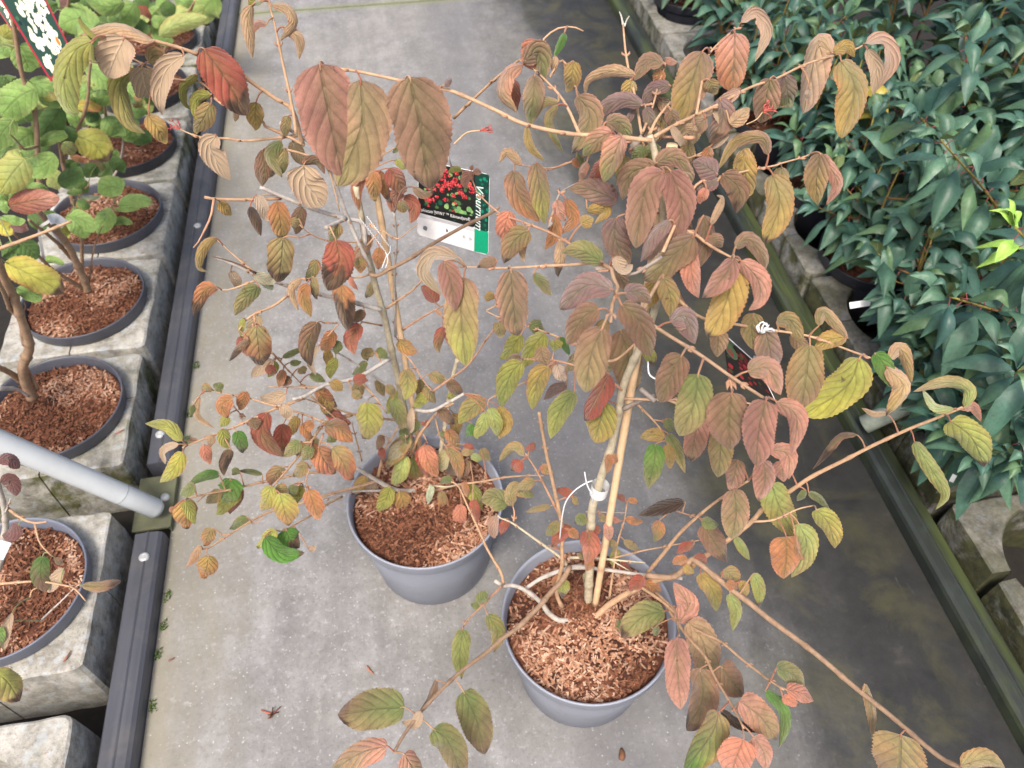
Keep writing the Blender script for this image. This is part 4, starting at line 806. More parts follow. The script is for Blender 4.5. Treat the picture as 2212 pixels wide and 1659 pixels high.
grow_branches(LP[0], '''
C1 -60,1700 20,1400 40,1090 -10,900 -60,780 w60 wh @1.42:1.15 n.6; C1 0,1020 170,1150 280,1190 375,1180 w30 tw @1.25:1.22; C1 280,1195 320,1350 420,1460 w20 tw @1.24:1.25; C1 40,1110 70,1040 85,990 w16 wh @1.22:1.2
D1 330,470 600,210 655,185 w16 gy @1.34:1.27; D1 -40,180 260,160 500,190 600,220 690,315 w24 tw @1.32:1.26; D1 240,290 260,230 330,200 w14 yw @1.3:1.29; D1 0,860 90,850 w30 wh @1.2:1.2
'''.replace(' yw ', ' tw '))
grow_branches(LP[1], '''
B1 260,1690 200,1560 185,1440 230,1290 190,1100 120,900 50,760 0,640 -60,520 w84 tg @1.74:1.3 n.6; B1 200,1260 160,1060 80,960 -10,760 -60,700 w52 tg @1.66:1.3; B1 170,1560 90,1500 -40,1430 w56 tg @1.72:1.6 n.7; B1 300,1620 240,1500 220,1440 w40 tg @1.73:1.68; C1 -20,110 130,115 230,170 w44 gy @1.6:1.7; B1 -60,515 0,490 300,380 575,270 w34 tw @1.3:1.35 n.7; B1 190,1000 205,960 195,930 w12 tw @1.5:1.48
''')
grow_branches(LP[2], '''
B1 710,830 620,600 520,430 430,320 300,180 w66 tg @1.93:1.6 n.6; B1 660,810 500,710 400,640 250,500 100,360 w36 tg @1.92:1.6; B1 660,650 655,400 600,200 w34 tg @1.93:1.75; B1 715,780 740,600 760,480 800,370 830,300 w18 tg @1.92:1.75; B1 600,590 480,470 350,350 230,260 w40 tg @1.85:1.6; A1 430,1830 330,1600 300,1170 270,850 180,600 130,300 90,100 60,-60 w44 tg @1.75:1.35 n.7; A1 300,1180 200,1200 150,1150 80,1080 w24 tg @1.6:1.5
''')
grow_branches(LP[3], '''
A1 590,1640 560,1500 505,1280 600,1090 690,870 720,600 730,500 w40 tg @2.08:1.75; A1 510,1300 470,1120 w40 tg @1.95:1.85; A1 620,1160 570,1060 490,870 w36 dk @1.95:1.8; A1 640,1640 640,1570 720,1480 w22 tw @2.05:2.0; A1 920,1640 910,1540 860,1490 w16 tw @2.05:2.0; A1 640,1560 610,1480 w16 tw @2.05:2.0; B1 900,150 870,200 w14 tw @2.0:1.97
''')
grow_branches(LP[4], '''
A1 900,1440 950,1350 985,1200 985,1040 w22 wh @2.3:2.1; A1 860,1290 870,1100 850,900 830,760 w34 tg @2.3:2.0; A1 700,1100 740,900 w24 tg @2.2:2.1
''')
grow_branches(LP[5], '''
A1 1310,460 1350,330 1400,260 1500,120 1570,0 w26 tw @2.6:2.3; A1 500,330 530,200 560,-40 w44 tg @2.4:2.1; A1 1330,400 1340,300 w24 tg @2.6:2.5
''')
grow_branches(LP[6], '''
A1 1400,60 1480,20 1560,-60 w24 tw @2.8:2.6; A1 1460,0 1530,90 w16 tw @2.7:2.6
''')
LVL = {0: '''C1 -20,690 80,670 160,750 w125 rk @1.12; 0,870 80,850 130,975 w125 rk @1.14; 150,1200 90,1270 15,1290 w135 rk @1.24; D1 345,-50 330,100 370,245 w155 dg/rk @1.27; 515,50 450,150 380,245 w110 ta @1.28 back; 655,190 800,200 975,155 w95 ol/rk @1.26 n.3; 95,410 40,560 30,710 w85 ta @1.25 back; D1 10,520 0,680 w70 lg @1.25; D1 -60,880 60,960 160,1120 w220 yg/ol @1.12 n.2; C1 440,1470 500,1530 w60 br @1.27''',
1: '''B1 40,600 280,720 515,850 w270 yw/yg @1.42 ~5; 130,810 240,850 335,910 w135 lg @1.45; 60,150 250,110 480,80 w210 rd/pk @1.45 ~5; -20,270 60,340 100,330 w130 yw @1.4; 10,230 190,280 w95 lg @1.42; -20,160 60,140 w120 lg @1.45; -30,60 150,40 w70 lg @1.5; 150,420 240,500 310,570 w190 dg @1.62; 30,460 130,540 w170 dg @1.6; 80,330 230,320 w100 rk @1.6; 60,640 100,740 w110 lg @1.5; A1 200,1280 100,1400 -10,1560 w270 gy/yg @1.4 ; A1 230,1490 390,1580 w120 lg @1.5; A1 60,1560 130,1640 w130 lg @1.5; A1 -20,1500 40,1640 w110 lg @1.45''',
2: '''A1 150,370 190,450 250,580 w235 lg @1.5; -60,430 80,400 w110 lg @1.5; 280,715 140,790 -10,960 w285 lg @1.5; 230,650 350,720 480,870 w200 lg @1.55; 45,600 130,700 w140 lg @1.6; 350,790 470,750 w80 yg/ol @1.55; 490,870 410,1000 300,1140 w210 dg @1.6; 110,960 20,1070 -60,1210 w190 lg @1.5; 270,1060 90,1180 w185 lg @1.6; 310,1170 540,1070 w110 lg @1.62; 310,1200 170,1240 w120 lg @1.62; 450,1250 320,1340 170,1320 w210 lg @1.6; -20,1130 130,1240 w150 dg @1.7; 20,300 130,230 w130 yg @1.6; 500,1150 630,1230 w120 gy/ol @1.7; 100,1600 200,1500 w130 dg @1.75; 270,620 410,700 w150 dg @1.65; -30,1330 90,1300 w120 dg @1.6; 560,1260 690,1300 w60 or @1.8; -40,700 60,640 w120 dg @1.6
B1 570,210 660,190 w110 lg @1.8; 620,100 730,170 w90 lg @1.85; 540,220 640,310 690,410 w190 lg @1.72; 560,230 660,260 760,360 w150 lg @1.72; 470,300 550,400 w110 yg @1.75; 330,600 420,590 520,620 w70 lg @1.8; 450,200 320,290 w140 dg @1.7; 240,200 360,330 w120 dg @1.72''',
3: '''A1 700,520 800,620 920,750 w165 lg @1.85; 740,710 590,760 w130 lg @1.85; 930,750 760,790 590,880 w195 lg @1.9; 740,730 850,760 w110 lg @1.85; 550,770 690,800 w90 lg @1.9; 600,1085 760,1160 870,1300 w275 yg/yw @1.82 ; 570,850 700,830 830,880 w125 yw/or @1.9; 640,1430 690,1560 w130 lg @2.0; 990,1530 890,1500 790,1550 w210 lg @1.95; 950,1650 1080,1600 1235,1630 w125 lg @1.95; 640,1580 820,1580 w50 pg @1.98; 600,1060 500,980 w100 dg @1.9; 690,900 800,960 w140 dg @1.95; 780,1330 680,1420 w130 dg @2.0; 720,1300 830,1400 w150 rk/lg @2.05; 620,1300 560,1400 w140 dg @2.0
B1 910,190 840,260 780,370 w170 lg @1.92; 900,290 980,270 1070,290 w75 lg @1.95; 920,170 1050,160 1140,150 w60 lg @1.95; 880,230 770,220 w120 yg @1.96; 660,30 540,50 w60 lg @1.95''',
4: '''A1 870,1000 990,1080 w130 lg @2.1; 1090,950 1030,1150 w150 lg @2.1; 980,1010 1100,1100 1180,1160 w150 lg/yg @2.15; 1060,790 1160,850 w120 or/lg @2.1; 970,700 1080,690 1200,740 w190 lg @2.1; 720,870 850,850 w120 dg @2.15; 720,980 810,1050 w130 dg @2.2; 860,560 1000,600 w140 lg @2.15; 680,540 880,600 w160 lg @2.15; 1120,720 1260,800 w150 dg @2.2; 960,480 1060,560 w120 gy @2.2''',
5: '''A1 760,210 620,150 470,210 w270 lg @2.15; 1280,290 1420,200 1670,140 w150 gy @2.35; 1000,20 850,60 680,-20 w150 lg @2.2; 1090,30 980,160 870,90 w220 lg @2.25; 1220,190 1290,310 1400,330 w110 lg @2.45; 1450,150 1330,230 w100 lg @2.4; 500,390 430,460 w130 lg @2.2; 600,260 760,330 w160 lg @2.2; 900,210 800,120 w140 dg @2.3; 1130,40 1160,120 1200,200 w110 rd/rk @2.4; 1080,130 1190,170 w90 gy @2.4; 1200,60 1270,140 w150 lg @2.45; 540,-20 490,60 w90 rk @2.3; 760,90 860,170 w90 rk/lg @2.4; 430,110 350,-20 w180 dg @2.3; 1400,30 1300,120 w120 dg @2.5; 640,40 760,60 w160 dg @2.35''',
6: '''A1 1740,-40 1640,80 1640,200 w260 lg/gy @2.6; 1400,-20 1480,30 1560,0 w110 lg @2.6; 1380,130 1450,230 w90 lg @2.7; 1480,40 1540,110 w90 dg @2.7; 1260,-10 1330,60 w120 lg @2.6; 1440,90 1480,160 w70 rd @2.75; 1550,-40 1620,60 w120 lg @2.7; 1180,-30 1100,40 w120 dg @2.6'''}
for k, txt in LVL.items():
    for L in parse(txt): LP[k].leaf(L, 'round', 'roundleaf' if L['col'].split('/')[0] in ('lg', 'dg', 'yg', 'gy', 'yw') else 'leaf', petcol=lin((150, 160, 100)))
def understorey(pl, n, bx, dr, seed, cols=('dg', 'lg', 'dg', 'lg', 'gy')):
    rnd = random.Random(seed); x0, y0, x1, y1 = bx
    for i in range(n):
        X, Y = rnd.uniform(x0, x1), rnd.uniform(y0, y1); w_ = rnd.uniform(34, 62)*1.9/dr[1]; a = rnd.uniform(0, 6.28); Lp = w_*rnd.uniform(1.1, 1.4)
        pl.leaf({'pts': [(X, Y), (X+math.cos(a)*Lp, Y+math.sin(a)*Lp*.8)], 'w': w_, 'col': rnd.choice(cols), 'n': 0, 'b': False, 'o': 0, 'r': None, 'd': [rnd.uniform(*dr)], 'id': None}, 'round', 'roundleaf', pet=False)
understorey(LP[2], 22, (0, 60, 130, 420), (1.65, 1.85), 1); understorey(LP[3], 14, (110, 170, 240, 360), (1.95, 2.1), 2)
understorey(LP[4], 16, (120, 130, 300, 300), (2.15, 2.3), 3); understorey(LP[5], 20, (60, -20, 330, 130), (2.3, 2.5), 4); understorey(LP[6], 16, (250, -30, 440, 60), (2.6, 2.8), 5)
for pl in LP: pl.finish()

# ------------------------------------------------------------------ slanting tube at the gap of the left rail, and its twin at the right
t = thing('slanting_pipe', 'grey steel tube slanting to the left edge from a plate in the rail gap', 'steel tube', (FX0-.03, 1.03, .02))
A = at_z(335, 1098, .052); B = at_d(0, 955, 1.45); dv = (B-A).normalized()
mb = MB(); mb.tube([A-dv*.01, A, A.lerp(B, .25), A.lerp(B, .62), B, B+dv*.5], [.016, .0212, .022, .022, .022, .022], 28); part(mb, 'tube', M['steel'], t)
mb = MB(); mb.tube([A.lerp(B, .24), A.lerp(B, .245)], .0223, 28); part(mb, 'joint_ring', plain('dull joint', lin((140, 146, 150)), .5), t)
mb = MB(); mb.box(FX0-.075, FX0+.004, .975, 1.112, .014, .019); mb.box(FX0+.001, FX0+.005, .975, 1.112, -.03, .0185); pl_ = part(mb, 'foot_plate', M['plate'], t, False)
c = at_z(*px('C1', 1330, 985), .019); mb = MB(); mb.lathe([(.0005, .025), (.006, .0245), (.0095, .022), (.01, .019)], 20, c.x, c.y); part(mb, 'bolt', M['zinc'], t)
t = thing('slanting_pipe', 'end of a pale tube poking out from the laurel leaves beside the right rail', 'steel tube', (1.02, 1.02, .05))
A = at_z(1866, 918, .06); B = A+Vector((.075, -.004, .06)); mb = MB(); mb.tube([A-(B-A)*.03, A, B, B+(B-A)*.3], [.012, .021, .0215, .0215], 24); part(mb, 'tube', M['oldsteel'], t)

# ------------------------------------------------------------------ right bed: blocks, pots and dense laurels
GR = 'pot holder blocks along the right rail'; RX = 1.215
rb_ = [(.19, 'wetblock', 'damp concrete block at the right edge of the photo, nearest by the green rail'), (.55, 'wetblock', 'mossy block with an empty round hole, right edge beside the green rail'), (.91, 'wetblock', 'wet mossy block under the drooping laurel leaves near the right tube end'),
       (1.26, 'wetblock', 'mossy block at the first laurel pot rim right of the rail'), (1.61, 'rightblock', 'mossy block under the second visible laurel pot right of the rail'), (1.96, 'wetblock', 'dark block behind the brown leaf crown, third laurel pot'),
       (2.305, 'rightblock', 'mossy block by the fourth laurel pot along the right rail'), (2.65, 'rightblock', 'pale topped mossy block at the fifth laurel pot, upper right of the aisle'), (2.995, 'rightblock', 'mossy block under the dark pot at the top of the right row'), (3.34, 'rightblock', 'farthest block of the right row, at the top edge')]
for i, (y, m, lab) in enumerate(rb_):
    conc_block(RX, y, .345, .33, .132, M[m], lab, GR, gaps=((180,) if i % 2 else (184, 90)), seed=40+i, gw=(.010 if i == 1 else .0016))
LGREEN = [lin((64, 100, 89)), lin((71, 108, 97)), lin((84, 120, 102)), lin((53, 88, 82)), lin((88, 120, 86))]
def laurel(x, y, h, spread, ns, seed, label, group, z0=.115, pot=True, young=0, tips=()):
    rnd = random.Random(seed); rt = thing('potted_laurel', label, 'potted laurel', (x, y, -.06), group)
    if pot:
        make_pot(rt, x, y, -.06, .142, .135, .11, M['potblack'], .032); make_mulch(rt, x, y, .131, .112, seed, 260, .1)
    st = MB(); lf = MB(); lfn = 0; yl = MB()
    def one_leaf(p, dirv, Ls, yg):
        nonlocal lfn
        dirv = dirv.normalized(); drop = rnd.uniform(.2, .65)
        Cv = [p, p+dirv*Ls*.5+Vector((0, 0, Ls*.12)), p+dirv*Ls*(1-.25*drop)-Vector((0, 0, Ls*drop*.55))]
        c = rnd.choice(LGREEN); f_ = rnd.uniform(.8, 1.15); c = tuple(v*f_ for v in c); c2 = mixc(c, lin((104, 134, 66)), rnd.uniform(0, .25))
        if yg: c = lin((150, 196, 84)); c2 = lin((168, 208, 96))
        elif rnd.random() < .002: c = lin((176, 160, 70)); c2 = c
        fc = (Vector((0, 0, 1))-dirv*dirv.z*.5+Vector((rnd.uniform(-.25, .25), rnd.uniform(-.25, .25), 0))).normalized()
        leaf_mesh(lf, Cv, Ls*rnd.uniform(.29, .37), (c, c2, c2), rnd, fc, rnd.uniform(-.4, .4), cup=rnd.choice([.55, .7, .35]), wave=.06, kind='lance', nu=5, nv=12, teeth=.012, edge=.3, blotch=.4)
    def shoot(P0, P1, bow, r0, leaf_from, step):
        P = smooth_path([P0, (P0+P1)/2+bow, P1], 16); cs = [mixc(lin((142, 98, 62)), lin((138, 128, 66)), i/15) for i in range(16)]
        st.tube(P, [r0*(1-.6*i/15) for i in range(16)], 7, cs)
        L = (P1-P0).length; k = leaf_from*L; ang = rnd.uniform(0, 6.28)
        while k < L:
            t = k/L; i = min(14, int(t*15)); p = P[i].lerp(P[i+1], t*15-i); T = (P[i+1]-P[i]).normalized()
            ang += 2.4+rnd.uniform(-.3, .3); side = Matrix.Rotation(ang, 3, T) @ T.orthogonal().normalized()
            up = .75 if t > .9 else .35
            dv = (side+T*rnd.uniform(.1, up)).normalized(); Ls = rnd.uniform(.092, .132)*(.75 if t > .92 else 1)
            pe = p+dv*.016; st.tube([p, p.lerp(pe, .5)+Vector((0, 0, .001)), pe], [.0011, .001, .0009], 5, lin((136, 74, 76)))
            one_leaf(pe, dv, Ls*(.62 if young and t > .85 else 1), young and t > .85); k += step*rnd.uniform(.7, 1.2)
        for q_ in range(5):
            v = ((P[-1]-P[-2]).normalized()+Vector((rnd.uniform(-1, 1), rnd.uniform(-1, 1), rnd.uniform(-.3, .6)))*.9).normalized(); one_leaf(P[-1], v, rnd.uniform(.06, .10)*(.65 if young else 1), young)
        return P
    for s_ in range(ns):
        a = 2*math.pi*(s_+rnd.random()*.7)/ns; rr_ = spread*rnd.uniform(.35, 1.0)
        b0 = Vector((x+.03*math.cos(a), y+.03*math.sin(a), z0-.01)); tp = Vector((x+rr_*math.cos(a), y+rr_*math.sin(a), z0+h*rnd.uniform(.72, 1.05)))
        P = shoot(b0, tp, Vector((math.cos(a), math.sin(a), 0))*.03, .0042, .2, .021)
        for q_ in range(2):
            i = rnd.randint(4, 11); a2 = a+rnd.uniform(-1.6, 1.6); tq = P[i]+Vector((math.cos(a2)*rnd.uniform(.06, .13), math.sin(a2)*rnd.uniform(.06, .13), rnd.uniform(.03, .12)))
            shoot(P[i], tq, Vector((0, 0, -.006)), .0022, .25, .020)
    for tp, yg_ in tips:
        young = yg_; b0 = Vector((x+.02, y, z0-.01)); shoot(b0, tp, Vector((.02, 0, .02)), .0045, .35, .016)
    part(st, 'stem', M['bark'], rt); part(lf, 'foliage', M['laurel'], rt)
GB = 'glossy laurels massed behind the front row on the right'; GF = 'front row of potted laurels along the right rail'
FRONT = [(1.23, .90, .20, .16, 6, 'low glossy laurel at the near end of the right row, above mossy blocks'), (1.24, 1.14, .30, .16, 7, 'front row laurel in the first dark pot by the end of the pale tube'),
         (1.225, 1.46, .36, .15, 7, 'front row laurel in the second dark pot whose rim shows right of the brown leaves'), (1.225, 1.80, .42, .15, 7, 'front row laurel partly behind the right edge of the mauve crown'), (1.225, 2.16, .44, .14, 7, 'front row laurel by the upright white plant label'), (1.225, 2.52, .40, .13, 6, 'small leaved laurel whose dark pot shows beside the upper right of the aisle'), (1.225, 3.06, .32, .14, 6, 'laurel at the top edge standing in a dark pot on a mossy block')]
FT = {0: [(2110, 985, 1.44), (2045, 925, 1.52), (2185, 890, 1.36), (2010, 830, 1.60), (2200, 1000, 1.36)], 1: [(1985, 770, 1.66), (1940, 650, 1.74), (2060, 700, 1.56)], 2: [(1880, 520, 1.92), (1850, 400, 1.98)], 3: [(1790, 300, 2.2), (1840, 250, 2.1)], 4: [(1740, 190, 2.45)], 5: [(1650, 110, 2.7), (1700, 80, 2.65)]}
for i, (x, y, h, sp, ns, lab) in enumerate(FRONT): laurel(x, y, h, sp, ns, 100+i, lab, GF, tips=[(at_d(*q_), 0) for q_ in FT.get(i, ())])
SECOND = [(1.56, 1.0, .68, .17, 7, 'tall laurel near the right edge with yellow green young shoots', 1), (1.56, 1.34, .70, .17, 7, 'second row laurel above the white strip label, thick brown stem', 0), (1.57, 1.70, .72, .17, 7, 'second row laurel with reddish shoot tips right of the tan drooping leaves', 0)]
for i, (x, y, h, sp, ns, lab, yg) in enumerate(SECOND): laurel(x, y, h, sp, ns, 130+i, lab, 'second row of laurels on the right', pot=True, tips=[(at_d(2192, 490, 1.25), 1), (at_d(2050, 640, 1.32), 0), (at_d(2195, 800, 1.2), 0)] if yg else [(at_d(2030, 300, 1.5), 0)] if i == 1 else [(at_d(1985, 250, 1.75), 0), (at_d(2085, 70, 1.7), 0)])
k = 0
for x in (1.57, 1.91, 2.25, 2.59):
    for y in (1.0, 1.36, 1.72, 2.05, 2.40, 2.75, 3.1, 3.45, 3.8):
        if x < 1.6 and y < 2.0: continue
        X, Y, dp = project(Vector((x, y, .6)))
        if X > 2330 or Y < -150 or (x > 2.3 and y < 1.9): continue
        k += 1; laurel(x+random.uniform(-.02, .02), y, .70+.08*random.random(), .17, 6, 160+k, 'dark green glossy laurel in the dense mass behind the front row on the right', GB, pot=False)

# ------------------------------------------------------------------ printed plant tags
def planar(c4):
    TL, TR, BR, BL = c4; n_ = (TR-TL).cross(BL-TL); d_ = BR-CP0; return (TL, TR, CP0+d_*((TL-CP0).dot(n_)/d_.dot(n_)), BL)
def on_card(c4, s, t, lift=0.0):                     # s to the right, t downwards, 0..1
    TL, TR, BR, BL = c4; n_ = (TR-TL).cross(BL-TL).normalized()
    if n_.dot(CP0-TL) < 0: n_ = -n_
    return (TL*(1-s)+TR*s)*(1-t)+(BL*(1-s)+BR*s)*t+n_*lift
def card_poly(mb, c4, pts, lift, col):
    vs = [on_card(c4, s, t, lift) for s, t in pts]; mb.add(vs, [tuple(range(len(vs)))], col)
def rrect(x0, x1, y0, y1, r, asp=1.0):
    out = []
    for cx, cy, a0 in ((x1-r, y0+r*asp, -90), (x1-r, y1-r*asp, 0), (x0+r, y1-r*asp, 90), (x0+r, y0+r*asp, 180)):
        for k in range(7): a = R(a0+15*k); out.append((cx+r*math.cos(a), cy+r*asp*math.sin(a)))
    return out
def blob(cx, cy, r, rnd, asp=1.0, n=11): return [(cx+r*rnd.uniform(.7, 1.1)*math.cos(6.283*k/n), cy+asp*r*rnd.uniform(.7, 1.1)*math.sin(6.283*k/n)) for k in range(n)]
def card_base(c4, root, outline_pts, th, col):
    mb = MB(); n = len(outline_pts); vs = [on_card(c4, s, t, 0) for s, t in outline_pts]+[on_card(c4, s, t, -th) for s, t in outline_pts]
    mb.add(vs, [tuple(range(n)), tuple(range(2*n-1, n-1, -1))]+[(i, (i+1) % n, n+(i+1) % n, n+i) for i in range(n)], col); return part(mb, 'card', M['print'], root, False)
def text_on(c4, root, txt, s0, t0, size, ang, lift, col, shear=0, asp=1.0, wid=1.0, name='lettering'):
    cu = bpy.data.curves.new('lettering', 'FONT'); cu.body = txt; cu.size = 1; cu.shear = shear; cu.resolution_u = 2
    o = bpy.data.objects.new('tmp', cu); COL.objects.link(o); bpy.context.view_layer.update()
    me = o.to_mesh(); mb = MB(); ca, sa = math.cos(ang), math.sin(ang)
    vs = []
    for v in me.vertices:
        x, y = v.co.x*size*wid, v.co.y*size
        vs.append(on_card(c4, s0+(x*ca-y*sa), t0-(x*sa+y*ca)*asp, lift))
    mb.add(vs, [tuple(p_.vertices) for p_ in me.polygons], col); o.to_mesh_clear(); bpy.data.objects.remove(o); bpy.data.curves.remove(cu)
    part(mb, name, M['print'], root, False)
WHT, BLK, DRK, RED, GRN = lin((240, 240, 240)), lin((30, 30, 32)), lin((28, 30, 28)), lin((206, 54, 62)), lin((14, 168, 124))
E_ = lambda x, y, d_: at_d((1640+x/4.147)/1.8517, (640+y/4.147)/1.8517, d_)
c4 = (E_(140, -10, 1.13), E_(1322, 240, 1.13), E_(1300, 1585, 1.20), E_(118, 1235, 1.20)); c4 = planar(c4)
t = thing('plant_tag', 'square green and white plant tag with red flower picture hanging behind the big left leaves', 'plant tag', on_card(c4, .5, 1))
rnd = random.Random(4)
cb = card_base(c4, t, rrect(0, 1, 0, 1, .06), .0007, WHT)
mb = MB(); card_poly(mb, c4, rrect(.006, .80, .006, .69, .03), .0003, DRK); card_poly(mb, c4, rrect(.80, .995, .004, .70, .03), .0003, lin((16, 60, 52))); card_poly(mb, c4, [(.80, .70), (.995, .70), (.995, .95), (.98, .985), (.80, .997)], .0003, GRN)
card_poly(mb, c4, [(.01, .69), (.80, .69), (.80, .745), (.01, .745)], .0003, lin((212, 212, 216)))
for k in range(70):
    s_, q_ = rnd.uniform(.04, .77), rnd.uniform(.03, .64); card_poly(mb, c4, blob(s_, q_, rnd.uniform(.012, .035), rnd), .0004+k*2e-6, rnd.choice([lin((70, 104, 62)), lin((116, 150, 92)), lin((40, 60, 40)), lin((24, 84, 64))]))
kk = 0
for k in range(44):
    s_, q_ = rnd.uniform(.04, .76), rnd.uniform(.04, .58); rr0 = rnd.uniform(.018, .05)
    for j in range(22):
        a, r_ = rnd.uniform(0, 6.28), rr0*math.sqrt(rnd.random()); kk += 1
        card_poly(mb, c4, blob(s_+r_*math.cos(a), q_+r_*.75*math.sin(a), rnd.uniform(.006, .012), rnd, 1, 7), .0005+kk*3e-7, rnd.choice([RED, lin((190, 46, 56)), lin((224, 96, 100)), lin((150, 30, 40)), lin((210, 70, 78)), lin((110, 24, 32))]))
for k in range(14):
    s_, q_ = rnd.uniform(.40, .77), rnd.uniform(.46, .60); card_poly(mb, c4, blob(s_, q_, rnd.uniform(.02, .04), rnd), .0008+k*2e-6, rnd.choice([lin((140, 180, 110)), lin((110, 160, 100))]))
for k in range(40):
    s_, q_ = rnd.uniform(.82, .98), rnd.uniform(.03, .68); card_poly(mb, c4, blob(s_, q_, rnd.uniform(.01, .03), rnd), .0005+k*2e-6, rnd.choice([lin((12, 100, 78)), lin((20, 44, 46)), lin((16, 130, 98))]))
card_poly(mb, c4, [(.02, .585), (.79, .545), (.79, .64), (.02, .68)], .0010, lin((22, 24, 24)))
card_poly(mb, c4, blob(.11, .88, .036, rnd), .0005, lin((120, 120, 124)))
card_poly(mb, c4, [(.405, .80), (.425, .815), (.43, .83), (.42, .845), (.405, .845)], .0005, BLK)
for s_, q_ in ((.655, .845), (.745, .85)):
    for a in range(6): card_poly(mb, c4, [(s_+.022*math.cos(a*1.047)*u_+dx*math.sin(a*1.047)*.003, q_+.022*math.sin(a*1.047)*u_-dx*math.cos(a*1.047)*.003) for u_, dx in ((.3, 1), (1, 1), (1, -1), (.3, -1))], .0005+a*3e-6, lin((120, 120, 122)))
for k in range(3): card_poly(mb, c4, [(.19+.02*k, .705+.012*k), (.62-.03*k, .700+.012*k), (.62-.03*k, .704+.012*k), (.19+.02*k, .709+.012*k)], .0005, lin((120, 120, 126)))
part(mb, 'printed_picture', M['print'], t, False)
text_on(c4, t, "plicatum 'JWW1' \u2122 Kilimandjaro\u00ae", .055, .655, .060, R(3.2), .0013, WHT, wid=.80)
text_on(c4, t, 'Viburnum', .815, .13, .15, R(-90), .0013, WHT, shear=.35, wid=.95)
mb = MB(); q0 = on_card(c4, .47, .01); mb.tube([q0+Vector((0, 0, -.002)), E_(650, 0, 1.11), E_(640, -120, 1.09), E_(560, -260, 1.08)], [.0018, .0016, .0012, .001], 8, WHT); part(mb, 'hanging_strap', M['white'], t)

F_ = lambda x, y, d_: at_d((2840+x/4.607)/1.8517, (1280+y/4.607)/1.8517, d_)
c4 = (F_(235, 245, .93), F_(862, 802, .90), F_(1235, 1560, .95), F_(330, 1010, .99)); c4 = planar(c4)
t = thing('plant_tag', 'tilted plant tag with red flowers on black, tucked under the right mauve leaves', 'plant tag', on_card(c4, .5, 1))
card_base(c4, t, rrect(0, 1, 0, 1, .04), .0008, WHT)
mb = MB(); card_poly(mb, c4, rrect(.0, 1, .016, .99, .03), .0003, DRK); card_poly(mb, c4, [(.01, .02), (.35, .02), (.22, .22), (.01, .3)], .0004, lin((96, 132, 98)))
for k in range(44): card_poly(mb, c4, blob(rnd.uniform(.05, .96), rnd.uniform(.1, .95), rnd.uniform(.03, .07), rnd), .0005+k*2e-6, rnd.choice([RED, lin((150, 26, 34)), lin((190, 44, 50)), lin((60, 40, 34)), lin((84, 100, 60))]))
ov = [(.20+.16*math.cos(a*.393), .27+.16*math.sin(a*.393)) for a in range(16)]; card_poly(mb, c4, [(.20+(x-.20)*1.07, .27+(y-.27)*1.07) for x, y in ov], .0008, lin((190, 150, 150))); card_poly(mb, c4, ov, .0009, lin((92, 150, 100)))
for k in range(12): card_poly(mb, c4, blob(.17+rnd.uniform(-.07, .07), .29+rnd.uniform(-.09, .09), rnd.uniform(.02, .035), rnd), .0010+k*2e-6, lin((214, 70, 84)))
part(mb, 'printed_picture', M['print'], t, False)
text_on(c4, t, 'C', .93, .93, .12, R(40), .0013, lin((210, 220, 220)))

G_ = lambda x, y, d_: at_d(x/4.607/1.8517, y/4.607/1.8517, d_)
for i, (q4, lab) in enumerate((((G_(-330, -560, 1.32), G_(560, -600, 1.36), G_(1330, 960, 1.42), G_(940, 1515, 1.38)), 'red edged plant tag with white flower heads hanging by its corner at the top left'),
                               ((G_(-300, -200, 1.44), G_(300, -300, 1.46), G_(420, 300, 1.48), G_(205, 550, 1.46)), 'second red edged flower tag behind the first, at the top left edge'))):
    t = thing('plant_tag', lab, 'plant tag', q4[3]); c4 = planar(q4)
    card_base(c4, t, rrect(0, 1, 0, 1, .03), .0008, lin((168, 40, 56)))
    mb = MB(); card_poly(mb, c4, rrect(.045, .955, .02, .975, .04), .0003, lin((38, 70, 58)))
    for k in range(40): card_poly(mb, c4, blob(rnd.uniform(.1, .9), rnd.uniform(.08, .92), rnd.uniform(.03, .07), rnd, .6), .0004+k*2e-6, rnd.choice([lin((28, 58, 48)), lin((60, 104, 72)), lin((20, 40, 40))]))
    for k in range(150):
        cx, cy = rnd.choice([(.3, .42), (.62, .55), (.72, .70), (.25, .90), (.55, .30), (.3, .66), (.8, .42), (.5, .78), (.72, .88), (.5, .45)]); card_poly(mb, c4, blob(cx+rnd.uniform(-.11, .11), cy+rnd.uniform(-.09, .09), rnd.uniform(.03, .065), rnd, .8), .0006+k*2e-6, rnd.choice([lin((238, 240, 220)), lin((226, 230, 204)), lin((214, 220, 188))]))
    card_poly(mb, c4, blob(.76, .80, .05, rnd, 1.2), .0009, lin((224, 128, 46)))
    part(mb, 'printed_picture', M['print'], t, False)
def strip_label(pts, wd, label, name='plant_label', th=.0008):
    P = smooth_path(pts, 12); mb = MB(); vs = []; n = len(P)
    for i, q_ in enumerate(P):
        T = (P[min(i+1, n-1)]-P[max(0, i-1)]).normalized(); sd_ = T.cross((CP0-q_).normalized()).normalized(); nn = sd_.cross(T).normalized()
        vs += [q_+sd_*wd/2, q_-sd_*wd/2, q_-sd_*wd/2-nn*th, q_+sd_*wd/2-nn*th]
    fs = [(i*4+k, i*4+(k+1) % 4, (i+1)*4+(k+1) % 4, (i+1)*4+k) for i in range(n-1) for k in range(4)]+[(3, 2, 1, 0), tuple((n-1)*4+k for k in range(4))]
    mb.add(vs, fs, WHT); o = mb.build(name, M['white'], None, False); put(o, P[0]); tag(o, label, 'plant label', 'white plastic plant labels'); return o
a4 = lambda reg, x, y, d_: at_d(*px(reg, x, y), d_)
